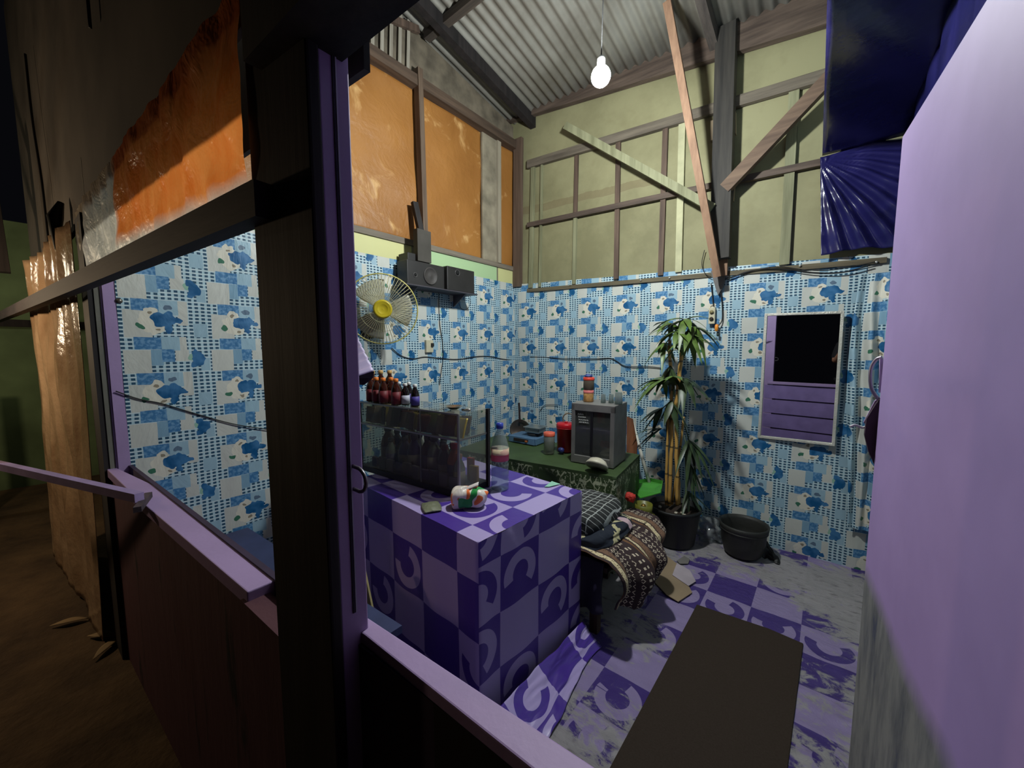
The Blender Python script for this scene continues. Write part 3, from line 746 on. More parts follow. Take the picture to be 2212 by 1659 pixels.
t = NT('dark_clothing'); n = t.noise(5, 2, dist=.8); t.base(t.mix(t.ramp(n, .6, .64), lin(36, 36, 46), lin(96, 96, 112))); t.p(Roughness=.8)
tag(MB().grid(skirt, 40, 24).build('hanging_garment', t.mat, solid=.006), 'dark garment hanging down the near end of the bench', 'garment')

# ================================================================ floor things
mt = [onz(*p) for p in ((1505, 1310), (1735, 1395), (1702, 1659))]
m4 = onz(1320, 1659); dn = (m4 - mt[0]); dm = (mt[2] - mt[1])
pl = [mt[0], mt[1], mt[1] + dm * 1.35, mt[0] + dn * 1.2]
c_edge = [lerp(mt[0], mt[1], .45) + Vector((0, .012, 0)), lerp(mt[0], mt[1], .7) + Vector((0, .02, 0))]
poly = [Vector((p.x, p.y, .006)) for p in (pl[3], pl[2], pl[1], c_edge[1], c_edge[0], pl[0])]
t = NT('brown_mat'); n = t.noise(160, 2); t.base(t.mix(n, lin(52, 44, 38), lin(66, 57, 50))); t.p(Roughness=.95); t.b.inputs['Specular IOR Level'].default_value = .1; t.bump(n, .4, .003)
tag(MB().slab(poly, (0, 0, .008)).build('doormat', t.mat, bevel=.003), 'plain dark brown rectangular mat on the worn purple floor', 'mat')
def card(pts, name, label, rgb, z=.012, th=.004):
    P = [Vector((onz(*p).x, onz(*p).y, z)) for p in pts]
    if sum(P[i].x * P[(i + 1) % len(P)].y - P[(i + 1) % len(P)].x * P[i].y for i in range(len(P))) < 0: P.reverse()
    return tag(MB().slab(P, (0, 0, th)).build(name, mat('card_%d' % rgb[0], rgb, .85, var=.1, scale=5)), label, 'cardboard' if 'card' in name else 'paper')
card(((1402, 1250), (1440, 1205), (1462, 1222), (1495, 1285), (1465, 1305), (1440, 1290)), 'cardboard_sheet', 'brown cardboard sheet flat on the floor beside the draped batik cloth', (150, 130, 104))
card(((1452, 1248), (1462, 1222), (1490, 1238), (1503, 1262), (1487, 1272)), 'paper_sheet', 'pale crumpled paper lying over the brown cardboard', (176, 164, 172), .018, .002)
card(((1462, 1215), (1478, 1205), (1490, 1212), (1486, 1222), (1468, 1222)), 'paper_scrap', 'small grey scrap of paper just behind the pale crumpled paper', (120, 116, 112), .013, .002)
# vinyl curling up against the foot of the counter
def curl(u, v):
    y = lerp(.75, 1.68, u); s_ = v
    x = lerp(-.925 + .03 * (y - 1), -.775 + .03 * sin(y * 7), s_) + .012 * nz(y * 8, s_ * 4)
    z = .012 + .085 * (1 - s_) ** 1.6 + .014 * abs(nz(y * 9, s_ * 7)) + .02 * sin(pi * s_) * max(0, sin(y * 4))
    return Vector((x, y, z))
tag(MB().grid(curl, 80, 24, lambda u, v: (v * .3, u * .93)).build('vinyl_edge', purple('curled_vinyl', .235, off=(.02, .15), rough=.25), solid=.003), 'lilac vinyl offcut curling up against the foot of the counter', 'vinyl sheet')

def bucket_big():
    c = Vector((-.405, 3.15, 0)); o = thing('plastic_bin', 'squat black plastic basin with a wide rim in front of the papered wall', 'basin', c)
    MB().lathe([(.02, .012), (.100, .012), (.120, .03), (.142, .12), (.146, .19), (.156, .215), (.160, .245), (.152, .245), (.142, .222), (.132, .16), (.11, .03), (.02, .022)], c, 36).build('body', mat('black_plastic', (44, 44, 40), .55, var=.15, bump=.1), o)
    MB().ring(c + Vector((0, 0, .20)), .150, .005, n=36).build('rib', mat('black_plastic', (44, 44, 40)), o)
bucket_big()
tag(MB().grid(lambda u, v: Vector((-.31 + .13 * u + .0, 3.17 + .05 * v + .02 * sin(u * 5), .012 + .16 * (1 - u) * v + .02 * nz(u * 5, v * 5))), 16, 12).build('black_bag', mat('black_bag', (30, 30, 28), .5), solid=.003), 'limp black plastic bag slumped behind the basin', 'bag')
pb = MB().ball((-.645, 3.22, .09), (.085, .06, .09), 22, 16, .8)
tag(pb.build('clear_bag', glass('clear_film', (230, 236, 238), .72, .12)), 'crumpled clear plastic bag between the plant pot and the black basin', 'bag')

# potted plant
pc = Vector((-.855, 3.03, 0))
pt = thing('potted_plant', 'tall bamboo-like plant with yellow stalks in a black pot', 'potted plant', pc)
MB().lathe([(.03, .012), (.14, .012), (.15, .02), (.183, .27), (.192, .275), (.192, .30), (.178, .30), (.172, .25), (.02, .245)], pc, 36).build('pot', mat('pot_black', (20, 20, 21), .5, var=.1), pt)
MB().lathe([(.001, .268), (.09, .272), (.172, .262)], pc, 24).build('soil', mat('soil', (58, 44, 34), .9, var=.3, scale=40), pt)
for k, (x, y) in enumerate(((.04, -.10), (.075, -.07), (.1, -.1), (-.09, -.06))):
    MB().ball(pc + Vector((x, y, .28)), (.014, .014, .01), 10, 6, .4).build('pebble', mat('pebble', (200, 190, 170), .4), pt)
STK = NT('bamboo_stalk'); x, y, z = STK.xyz(); n = STK.noise(3, 2)
node = STK.math('COMPARE', (z * 4.6).fract(), .5, .03)
STK.base(STK.mix(node, STK.mix(n, lin(196, 150, 78), lin(214, 170, 92)), lin(110, 88, 48))); STK.p(Roughness=.45)
def stalk(p, q, r):
    pts = [lerp(p, q, i / 10) + Vector((.006 * nz(i * .5, p.x * 50), 0, 0)) for i in range(11)]
    MB().tube(pts, [r * (1.12 if i % 2 else 1) for i in range(11)], 10).build('stalk', STK.mat, pt)
S0 = lambda px, py, y: ony(px, py, y)
stalk(S0(1446, 1092, 2.98), S0(1452, 905, 3.0), .013); stalk(S0(1452, 905, 3.0), S0(1446, 735, 3.02), .012)
stalk(S0(1463, 1092, 2.97), S0(1460, 880, 3.0), .012); stalk(S0(1460, 880, 3.0), S0(1474, 752, 3.0), .014)
stalk(S0(1438, 1090, 2.99), S0(1444, 890, 3.02), .010); stalk(S0(1468, 1090, 3.0), S0(1462, 940, 3.02), .009)
stalk(S0(1452, 1090, 3.03), S0(1478, 900, 3.06), .008)
LEAF = mat('leaf_green', (92, 118, 52), .4, var=.3, scale=14)
LEAFD = mat('leaf_dark', (58, 78, 44), .4, var=.3, scale=14)
def leaves(c, specs, m):
    mb = MB()
    for az, el, L, w, droop in specs:
        d = Vector((cos(az) * cos(el), sin(az) * cos(el), sin(el)))
        side = d.cross(Vector((0, 0, 1))).normalized(); nrm = side.cross(d)
        def fn(u, v, d=d, side=side, nrm=nrm, L=L, w=w, droop=droop):
            ww = w * (sin(pi * min(1, u * .96 + .04) ** .75)) ; k = v - .5
            p = Vector(c) + d * (L * u) + side * (ww * k * 2) + nrm * (-abs(k) * ww * .5 + .0) - Vector((0, 0, droop * u * u))
            p.y = min(p.y, yb(p.x) - .05); return p
        mb.grid(fn, 9, 2)
    mb.build('leaf_cluster', m, pt)
rnd = random.Random(3)
def cluster(px, py, y, n, L, m=LEAF, el0=-.3, az0=None, spread=2 * pi, w=.017, droop=.1):
    c = ony(px, py, y); sp = []
    for i in range(n):
        az = (az0 if az0 is not None else 0) + (i / n - .5) * spread + rnd.uniform(-.25, .25)
        sp.append((az, el0 + rnd.uniform(-.35, .45), L * rnd.uniform(.8, 1.2), 1.35 * w * rnd.uniform(.8, 1.2), droop * rnd.uniform(.5, 1.5)))
    leaves(c, sp, m)
cluster(1452, 700, 3.0, 11, .20, el0=.1); cluster(1480, 690, 2.95, 11, .22, el0=.05, droop=.16); cluster(1500, 705, 2.98, 8, .19, el0=-.1, droop=.16)
cluster(1462, 715, 2.92, 8, .18, el0=-.3); cluster(1434, 740, 2.98, 7, .17, el0=-.4)
cluster(1448, 790, 3.0, 7, .15, m=LEAFD, el0=-.9); cluster(1440, 815, 2.95, 9, .23, el0=-.25, az0=pi * .95, spread=3.2, droop=.12)
cluster(1455, 812, 2.93, 6, .15, el0=-.2); cluster(1478, 815, 2.98, 7, .20, m=LEAFD, el0=-.5, az0=-.2, spread=2.5, droop=.14)
cluster(1450, 865, 2.98, 8, .18, m=LEAFD, el0=-1.0, droop=.08); cluster(1430, 880, 2.98, 6, .22, m=LEAFD, el0=-.6, az0=pi, spread=1.6, droop=.1)
cluster(1430, 925, 3.05, 5, .22, m=LEAFD, el0=-.3, az0=pi, spread=1.6, droop=.08)
cluster(1490, 720, 2.9, 8, .2, el0=-.4, droop=.12); cluster(1432, 820, 2.85, 8, .22, el0=-.1, az0=pi * .9, spread=3.0, droop=.14)
cluster(1488, 950, 3.05, 10, .24, m=LEAFD, el0=-.7, az0=0, spread=3.0, droop=.16, w=.014); cluster(1490, 1000, 3.05, 8, .22, m=LEAFD, el0=-.8, az0=0, spread=2.6, droop=.12, w=.013)
cluster(1485, 1060, 3.08, 6, .18, m=LEAFD, el0=-.8, az0=0, spread=2.6, droop=.1, w=.012)
for a_, b_ in (((1474, 900, 3.04), (1488, 950, 3.05)), ((1478, 940, 3.05), (1490, 1000, 3.05)), ((1470, 760, 3.0), (1480, 690, 2.95)), ((1446, 740, 3.02), (1452, 700, 3.0))):
    MB().tube([ony(*a_), ony(*b_)], .004, 6).build('twig', LEAFD, pt)

# gas cylinder, dustpan, plank behind
gc = Vector((-.985, 2.72, 0)); gs = thing('gas_cylinder', 'small yellow-green gas cylinder behind the bench, beside the plant pot', 'gas cylinder', gc)
YG = mat('gas_green', (122, 122, 44), .4, var=.12)
MB().lathe([(.02, .006), (.075, .006), (.08, .02), (.085, .05), (.10, .09), (.10, .25), (.088, .29), (.05, .315), (.03, .32)], gc, 32).build('body', YG, gs)
MB().lathe([(.06, .30), (.064, .375), (.058, .375), (.055, .30)], gc, 24).build('collar', YG, gs)
MB().lathe([(.018, .315), (.018, .36), (.012, .37)], gc, 14).build('valve', mat('brass', (150, 120, 60), .4, .7), gs)
rg = MB().ball(ony(1362, 1074, 2.36), (.034, .03, .03), 14, 10, .5)
tag(rg.build('red_cloth_knot', mat('red_fabric', (196, 52, 40), .7, bump=.5)), 'bright red crumpled rag poking up behind the grid blanket', 'rag')
MB_ = MB()
dp = thing('dustpan', 'green plastic dustpan with a long white handle leaning by the plant', 'dustpan', (-1.1, 2.95, .33))
q = [ony(1363, 1057, 2.83), ony(1383, 1078, 2.78), ony(1427, 1066, 2.80), ony(1430, 1048, 2.95), ony(1405, 1042, 3.02), ony(1375, 1046, 2.95)]
MB().slab(q, (0, 0, .01)).build('pan', mat('pan_green', (78, 160, 60), .45), dp, bevel=.003)
w = MB()
for i in (2, 3, 4, 5): w.slab([q[i], q[(i + 1) % 6], q[(i + 1) % 6] + Vector((0, 0, .035)), q[i] + Vector((0, 0, .035))], (.004, .004, 0))
w.build('rim', mat('pan_green', (78, 160, 60)), dp)
MB().tube([ony(1404, 1048, 2.98), ony(1366, 912, 3.12)], .014, 12).build('handle', mat('handle_white', (214, 212, 200), .5), dp)
pk = MB().slab([ony(1372, 1065, 2.95), ony(1352, 1065, 2.95), ony(1354, 900, 3.05), ony(1366, 905, 3.05), ony(1376, 960, 3.0)], (0, .012, 0))
tag(pk.build('leaning_plank', wood('leaning_wood', (140, 88, 56), (104, 62, 38))), 'reddish brown plank leaning behind the display cupboard and the white handle', 'plank')

# low dark blue box seen through the side window
bx = thing('low_table', 'dark blue topped low table under the side window, behind the lilac sill', 'table', (-2.2, .7, 0))
MB().prism([(-2.60, .50), (-1.2, .58), (-1.2, .80), (-2.60, .70)], .42, .45).build('table_top', mat('blue_top', (58, 66, 104), .6), bx)
for x, y in ((-2.56, .53), (-1.25, .61), (-1.25, .76), (-2.56, .67)):
    MB().mm((x - .02, y - .02, 0), (x + .02, y + .02, .42)).build('leg', BRNW, bx)

# ================================================================ on the back wall
ml = [(-.372, .835), (.065, .83), (.060, 1.755), (-.372, 1.768)]
mr = thing('wall_mirror', 'tall mirror in a narrow silver frame on the papered back wall', 'mirror', (-.155, 3.39, .83))
tilt = lambda z: 3.395 - (z - .83) * .0175
def mp(x, z, o=0.0): return Vector((x, tilt(z) - .016 * (x + .15) - o, z))
C4 = [onp_ for onp_ in (ony(1655, 680, 3.38), ony(1820, 675, 3.38), ony(1800, 960, 3.395), ony(1640, 943, 3.395))]
cen = sum(C4, Vector()) / 4
C4 = [mp(p.x, p.z) for p in C4]
t = NT('mirror_silver'); t.base(t.mix(t.noise(3, 5), lin(200, 204, 206), lin(222, 224, 226))); t.p(Roughness=.012, Metallic=1.0)
MB().slab([C4[3], C4[2], C4[1], C4[0]], (0, .006, 0)).build('mirror_glass', t.mat, mr)
FRM = mat('frame_silver', (216, 213, 200), .3, .25, bump=.5, bscale=120)
for a, b in ((0, 1), (1, 2), (2, 3), (3, 0)):
    p, q = C4[a] + Vector((0, -.004, 0)), C4[b] + Vector((0, -.004, 0)); e = (q - p).normalized()
    MB().beam(p - e * .009, q + e * .009, .018, .020, (0, 1, 0)).build('frame_side', FRM, mr, bevel=.003)
# photographer, seen only in the mirror
SK = mat('skin', (176, 128, 104), .5, var=.05); CLO = mat('dark_shirt', (30, 30, 36), .9)
ps = thing('person', 'person in dark clothes holding up a phone outside the door, glimpsed in the mirror', 'person', (.16, -.42, -.05))
def skin(verts, edges, radii, name, m, lvl=2):
    me = bpy.data.meshes.new(name); org = Vector(ps['_o'])
    me.from_pydata([Vector(v) - org for v in verts], edges, []); me.materials.append(m)
    o = bpy.data.objects.new(name, me); COL.objects.link(o); o.parent = ps
    md = o.modifiers.new('skin', 'SKIN'); sv = me.skin_vertices
    if not sv: 
        bpy.context.view_layer.objects.active = o
    for i, r in enumerate(radii):
        me.skin_vertices[0].data[i].radius = (r, r * .85) if not isinstance(r, tuple) else r
    me.skin_vertices[0].data[0].use_root = True
    sm = o.modifiers.new('sub', 'SUBSURF'); sm.levels = lvl; sm.render_levels = lvl
    for p in me.polygons: p.use_smooth = True
    return o
PX, PY = .16, -.45
V = [(PX, PY, .95), (PX, PY, 1.12), (PX, PY + .01, 1.32), (PX, PY, 1.47), (PX, PY + .02, 1.55), (PX, PY + .03, 1.64), (PX, PY + .03, 1.72),
     (PX - .17, PY, 1.42), (PX - .20, PY + .10, 1.20), (PX - .13, PY + .33, 1.37), (PX - .115, PY + .37, 1.41),
     (PX + .17, PY, 1.42), (PX + .22, PY + .10, 1.20), (PX + .06, PY + .34, 1.38), (PX + .03, PY + .38, 1.42),
     (PX - .10, PY, .88), (PX - .11, PY, .48), (PX - .11, PY - .02, .06), (PX - .11, PY + .12, .0),
     (PX + .10, PY, .88), (PX + .11, PY, .48), (PX + .11, PY - .02, .06), (PX + .11, PY + .12, .0)]
Ed = [(0, 1), (1, 2), (2, 3), (3, 4), (4, 5), (5, 6), (2, 7), (7, 8), (8, 9), (9, 10), (2, 11), (11, 12), (12, 13), (13, 14),
      (0, 15), (15, 16), (16, 17), (17, 18), (0, 19), (19, 20), (20, 21), (21, 22)]
Rr = [.15, .14, .155, .06, .075, .095, .07, .065, .045, .03, .026, .065, .045, .03, .026, .09, .06, .04, .035, .09, .06, .04, .035]
skin(V, Ed, Rr, 'body', SK)
skin([(PX, PY, .93), (PX, PY, 1.12), (PX, PY + .01, 1.32), (PX, PY, 1.45), (PX - .17, PY, 1.42), (PX - .20, PY + .09, 1.22), (PX + .17, PY, 1.42), (PX + .21, PY + .09, 1.22)],
     [(0, 1), (1, 2), (2, 3), (2, 4), (4, 5), (2, 6), (6, 7)], [.165, .155, .17, .08, .078, .058, .078, .058], 'shirt', CLO)
skin([(PX, PY, .95), (PX - .10, PY, .86), (PX - .11, PY, .48), (PX - .11, PY - .02, .10), (PX + .10, PY, .86), (PX + .11, PY, .48), (PX + .11, PY - .02, .10)],
     [(0, 1), (1, 2), (2, 3), (0, 4), (4, 5), (5, 6)], [.162, .10, .075, .055, .10, .075, .055], 'trousers', mat('dark_trousers', (24, 25, 32), .9))
MB().ball((PX, PY - .005, 1.71), (.088, .10, .095), 18, 12).build('hair', mat('hair_black', (18, 16, 16), .6), ps)
for sx, wx in ((-1, PX - .115), (1, PX + .03)):
    hc = Vector((wx, PY + .37, 1.415))
    for k in range(4):
        z = 1.44 + .018 * k; L = (.03, .036, .034, .026)[k]
        pts = [hc + Vector((0, .0, .012 + .012 * k)), hc + Vector((-.006 * sx, .02, .02 + .018 * k)), hc + Vector((.012 * -sx * -1, .030, .022 + .018 * k)), hc + Vector((.022 * -sx, .022, .024 + .018 * k))]
        MB().tube(smooth_path(pts, 4), .008, 8).build('finger', SK, ps)
    MB().ball(hc + Vector((0, .004, .03)), (.014, .026, .042), 14, 10).build('palm', SK, ps)
    MB().tube(smooth_path([hc + Vector((0, 0, .01)), hc + Vector((-.018 * sx, .0, .025)), hc + Vector((-.026 * sx, .006, .05))], 4), .009, 8).build('thumb', SK, ps)
ph = MB().box((.115, -.045, 1.455), (.155, .008, .075))
tag(ph.build('phone', mat('phone_black', (14, 14, 16), .15), bevel=.003), 'dark phone held sideways by the person at the door', 'phone')

# power strip beside the plant, with its cables
ex = thing('power_strip', 'small cream two-socket power strip hanging above the plant', 'power strip', onb(1540, 700, .03))
a = onb(1546, 664, .035); b = onb(1532, 664, .035); c = onb(1532, 700, .035)
MB().mm((b.x, c.y - .012, c.z), (a.x, c.y + .014, a.z)).build('housing', mat('cream_plastic', (214, 206, 176), .4), ex, bevel=.004)
M90 = Matrix.Rotation(pi / 2, 3, 'X')
for z in (.3, .72):
    MB().lathe([(.001, .0), (.014, .002), (.015, .005)], Vector(((a.x + b.x) / 2, c.y - .015, lerp(c.z, a.z, z))), 16, M90).build('socket', mat('socket_brown', (90, 78, 50) if z < .5 else (150, 140, 100), .6) if z > .5 else mat('socket_dark', (48, 38, 30), .6), ex)
pg = thing('plug', 'orange plug with a dark tip hanging under the power strip', 'plug', onb(1548, 710, .03))
MB().lathe([(.004, -.028), (.013, -.024), (.014, .02), (.006, .028)], onb(1548, 708, .045), 14).build('plug_body', mat('orange_plastic', (240, 150, 50), .4), pg)
MB().lathe([(.003, -.016), (.009, -.012), (.010, .008)], onb(1551, 722, .045), 12).build('plug_tip', mat('plug_dark', (30, 50, 44), .5), pg)
cord([onb(1536, 612, .04), onb(1539, 640, .03), onb(1541, 662, .035)], .004, 'power_cable', 'black cable running down from the post bracket into the power strip', CORD)
cord([onb(1556, 622, .04), onb(1560, 660, .03), onb(1560, 690, .03), onb(1553, 702, .04), onb(1545, 704, .045)], .0045, 'power_cable', 'black cable looping from the bracket round the right of the power strip', CORD)
cord([onb(1556, 607, .05), onb(1580, 600, .04), onb(1610, 588, .04), onb(1650, 581, .04), onb(1700, 582, .04), onb(1760, 589, .04), onb(1820, 588, .04), onb(1880, 573, .04)], .004, 'power_cable', 'slack black cable sagging along the top of the back wallpaper to the right', CORD)
cord([onb(1556, 603, .05), onb(1590, 596, .04), onb(1625, 585, .04), onb(1680, 576, .04), onb(1740, 583, .04), onb(1800, 583, .04), onb(1890, 566, .04)], .003, 'power_cable', 'thinner black cable just above the slack one on the back wall', CORD)
cord([onb(1522, 540, .03), onb(1516, 570, .03), onb(1524, 592, .04), onb(1536, 598, .05)], .003, 'power_cable', 'thin cable bowed beside the foot of the reddish brace', CORD)
cord([onb(1146, 771, .02), onb(1180, 772, .02), onb(1230, 775, .02), onb(1290, 775, .02), onb(1318, 774, .02), onb(1332, 780, .02), onb(1352, 791, .02), onb(1400, 792, .02), onb(1430, 795, .02)], .0035, 'power_cable', 'black cable pinned across the back wall from the corner to the plant', CORD)
lx = lambda px, py, o=.02: onx(px, py, XL + o)
cord([lx(846, 752), lx(866, 768), lx(892, 775), lx(918, 771), lx(950, 774), lx(990, 776), lx(1030, 770), lx(1058, 770), lx(1090, 776), lx(1125, 778), onb(1146, 771, .02)], .0035, 'power_cable', 'black cable pinned along the left wall from the fan to the corner', CORD)
cord([lx(948, 625, .06), lx(948, 660), lx(950, 700), lx(956, 740), lx(957, 775), lx(952, 810), lx(949, 832)], .003, 'power_cable', 'thin cable hanging straight down from the speaker shelf', CORD)
cord([lx(1012, 640, .05), lx(1016, 655), lx(1008, 668), lx(996, 666), lx(990, 650, .04)], .002, 'power_cable', 'thin loop of wire under the right end of the speaker shelf', CORD)
cord([lx(250, 845), lx(300, 862), lx(350, 872), lx(420, 893), lx(500, 915), lx(560, 925), lx(640, 935)], .003, 'power_cable', 'thin dark wire running down the wallpaper seen through the side window', CORD)
so = thing('wall_socket', 'cream plug socket with a black plug on the left wall below the speakers', 'socket', lx(925, 763))
c0 = lx(926, 748, .02)
MB().box(c0, (.035, .075, .105)).build('housing', mat('cream_plastic', (214, 206, 176), .4), so, bevel=.004)
MB().box(c0 + Vector((.022, .022, .012)), (.02, .026, .03)).build('plug_block', mat('plug_black', (34, 30, 28), .5), so, bevel=.003)
nl = thing('wall_nail', 'round shiny nail head at the edge of the wallpaper beside the side window', 'nail', lx(257, 650, .012))
MB().lathe([(.014, 0), (.012, .005), (.004, .008)], lx(257, 650, .012), 14, Matrix.Rotation(pi / 2, 3, 'Y')).build('head', mat('nail_steel', (120, 116, 106), .3, .8), nl)

for px, py in ((1232, 615), (1384, 605), (1446, 600), (1660, 578), (1728, 574), (1893, 566)):
    q = onb(px, py, .035)
    tag(MB().lathe([(.008, 0), (.007, .003), (.002, .005)], q, 10, Matrix.Rotation(pi / 2, 3, 'X')).build('thumbtack', mat('tack', (220, 218, 210), .25, .5)), 'tiny shiny tack pinning the top edge of the back wallpaper', 'tack', 'tacks along the top of the back wallpaper')
# speaker shelf on the left wall
SPK = mat('speaker_black', (38, 36, 36), .5, var=.15)
sh = thing('wall_shelf', 'thin dark shelf on the left wall carrying black speakers', 'shelf', (XL + .1, 2.3, 2.07))
yA, yB = onx(878, 606, -2.44).y, onx(1032, 640, -2.44).y
zA, zB = onx(878, 606, -2.44).z, onx(1032, 640, -2.44).z; ZS = (zA + zB) / 2
MB().mm((XL + .02, yA, ZS - .008), (-2.44, yB, ZS)).build('board', mat('shelf_board', (72, 68, 76), .5), sh)
for y in (yA + .12, yB - .12):
    MB().slab([(XL + .02, y, ZS - .008), (-2.47, y, ZS - .008), (XL + .02, y, ZS - .11)], (0, .012, 0)).build('bracket', mat('bracket_grey', (96, 96, 104), .5), sh)
def speaker(y0, y1, h, x0, x1, label, woofer, hole, name='speaker'):
    o = thing(name, label, 'speaker', ((x0 + x1) / 2, (y0 + y1) / 2, ZS), 'speakers on the wall shelf')
    cab_ = MB().mm((x0, y0, ZS), (x1, y1, ZS + h)).build('cabinet', SPK, o, bevel=.006)
    My = Matrix.Rotation(pi / 2, 3, 'Y')
    if woofer:
        c = Vector((x1, lerp(y0, y1, woofer[0]), ZS + h * .48)); r = woofer[1]
        MB().lathe([(r, -.002), (r, .006), (r * .9, .008), (r * .82, .002), (r * .3, -.0), (.001, .006)], c, 28, My).build('woofer', mat('cone_grey', (62, 58, 56), .6), o)
    for yy, zz, r in hole:
        c = Vector((x1, lerp(y0, y1, yy), ZS + h * zz))
        MB().ring(c, r, .004, (1, 0, 0), 20).build('port_ring', mat('port_ring', (74, 72, 72), .5), cab_)
        MB().lathe([(r, .001), (.001, .0012)], c, 16, My).build('port', mat('port_black', (8, 8, 8), .9), cab_)
    return o
yM = onx(962, 600, -2.46).y
hS = onx(925, 548, -2.46).z - ZS
speaker(yA + .03, yM, .185, -2.60, -2.47, 'wider black speaker with a round woofer on the left of the wall shelf', (.60, .068), [(.2, .42, .016)])
speaker(yM + .012, yB - .03, .195, -2.60, -2.45, 'upright black speaker with a round port on the right of the wall shelf', None, [(.36, .78, .024)])
bxs = tag(MB().mm((-2.62, yA + .06, ZS + .187), (-2.50, yA + .22, ZS + .245)).build('amplifier_box', SPK, bevel=.004), 'small black box on top of the wider speaker', 'box')
hb = tag(MB().mm((-2.52, yA + .13, ZS + .19), (-2.47, yA + .26, 2.42)).build('timber_end', mat('grey_timber_end', (70, 66, 60), .8)), 'dark timber end hanging in front of the wall stud above the speakers', 'timber')

# wall fan
fc = onx(826, 668, -2.40)
fn_ = thing('wall_fan', 'white wall fan with a yellow hub and yellow guard rim on the left wall', 'fan', onx(800, 715, XL + .02))
ax = Vector((.86, -.50, -.08)).normalized()
A1 = ax.orthogonal().normalized(); A1 = (Vector((0, 0, 1)) - ax * ax.z).normalized(); A2 = ax.cross(A1)
MF = Matrix((A1, A2, ax)).transposed()
GU = mat('guard_wire', (196, 190, 150), .4, .3); YE = mat('fan_yellow', (208, 186, 40), .35)
RF = .238
g = MB()
for k in range(64):
    a = 2 * pi * k / 64; e = A1 * cos(a) + A2 * sin(a)
    g.tube([fc + ax * .05 + e * .045, fc + ax * .045 + e * .12, fc + ax * .02 + e * .215, fc + e * RF], .0016, 4, False)
for r, h in ((.09, .048), (.15, .035)): g.ring(fc + ax * h, r, .0012, ax, 40, 4)
g.build('front_guard', GU, fn_)
g = MB()
for k in range(56):
    a = 2 * pi * k / 56; e = A1 * cos(a) + A2 * sin(a)
    g.tube([fc - ax * .10 + e * .05, fc - ax * .085 + e * .15, fc - ax * .03 + e * .225, fc + e * RF], .0011, 4, False)
g.build('rear_guard', GU, fn_)
MB().ring(fc, RF, .0045, ax, 60, 8).build('guard_rim', mat('rim_yellow', (206, 196, 110), .4), fn_)
MB().lathe([(.064, .042), (.063, .052), (.052, .066), (.05, .064), (.034, .074), (.032, .072), (.001, .078)], fc, 28, MF).build('hub_badge', YE, fn_)
for k in range(3):
    a0 = 2 * pi * k / 3 + .5
    def bl(u, v, a0=a0):
        a = a0 + (v - .5) * (1.5 - .35 * u); r = lerp(.03, .205, u); e = A1 * cos(a) + A2 * sin(a)
        return fc + e * r + ax * (-.02 + .03 * (v - .5))
    MB().grid(bl, 10, 10).build('blade', glass('blade_plastic', (214, 206, 176), .45, .2), fn_, solid=.002)
MB().lathe([(.03, -.06), (.055, -.08), (.058, -.13), (.04, -.16), (.001, -.165)], fc, 24, MF).build('motor', mat('motor_dark', (60, 56, 44), .5), fn_)
wp = onx(796, 716, XL + .02)
MB().tube(smooth_path([fc - ax * .13, fc - ax * .16 + Vector((-.0, 0, -.06)), wp + Vector((.06, 0, 0)), wp], 4), .018, 10).build('arm', mat('motor_dark', (60, 56, 44)), fn_)
MB().lathe([(.058, 0), (.055, .02), (.045, .028), (.043, .024), (.02, .03)], wp, 24, Matrix.Rotation(pi / 2, 3, 'Y')).build('wall_mount', mat('mount_dark', (56, 50, 34), .5), fn_)
MB().ring(wp + Vector((.03, 0, 0)), .036, .004, (1, 0, 0), 24).build('mount_ring', YE, fn_)
for a, b in (((797, 745), (806, 792)), ((812, 740), (822, 790))):
    MB().tube([onx(*a, XL + .06), onx(*b, XL + .05)], .0012, 5).build('pull_cord', CORD, fn_)

# ribbed lilac flap hanging beside the post
rb = thing('ribbed_flap', 'lilac ribbed plastic flap with a dark underside sticking out behind the post', 'plastic flap', ony(780, 800, .62))
f1, f2, f3, f4 = ony(752, 690, .60), ony(760, 765, .60), ony(805, 800, .64), ony(770, 715, .62)
def rbf(u, v):
    a = lerp(ony(750, 682, .74), ony(807, 800, .56), v); b = lerp(ony(735, 700, .72), ony(762, 815, .50), v)
    p = lerp(a, b, u); return p + Vector((.002, -.004, .003)) * sin(v * 60)
MB().grid(rbf, 8, 90).build('top_sheet', mat('ribbed_lilac', (200, 186, 222), .5), rb, solid=.002)
MB().slab([ony(748, 800, .53), ony(775, 809, .53), ony(806, 802, .56), ony(802, 818, .57), ony(784, 832, .57), ony(748, 826, .56)], (0, .004, 0)).build('underside', mat('flap_dark', (40, 34, 46), .8), rb)

MB().beam(Vector((-.71, .372, 1.515)), ony(756, 730, .59), .012, .012).build('support_arm', PURP, rb)
# ================================================================ glass display case on the counter
CR = radians(4.5); RC = Matrix.Rotation(CR, 3, 'Z'); CP = Vector((-1.335, 1.228, .782))     # near right foot
WC, DC, HC = .80, .222, .41
def cc(x, y, z): return CP + RC @ Vector((x, y, z))      # x leftwards negative
GL = glass('case_glass', (226, 227, 222), .91)
dc = thing('display_case', 'glass display case packed with sachets and bottles standing on the purple counter', 'display case', cc(-WC / 2, DC / 2, 0))
def pane(a, b, c, d, nm, th):
    MB().slab([cc(*a), cc(*b), cc(*c), cc(*d)], RC @ Vector(th)).build(nm, GL, dc)
pane((-WC, 0, .03), (0, 0, .03), (0, 0, HC), (-WC, 0, HC), 'front_pane', (0, .003, 0))
pane((0, 0, .03), (0, DC, .03), (0, DC, HC), (0, 0, HC), 'side_pane', (-.003, 0, 0))
pane((-WC, 0, HC), (0, 0, HC), (0, DC, HC), (-WC, DC, HC), 'top_pane', (0, 0, .003))
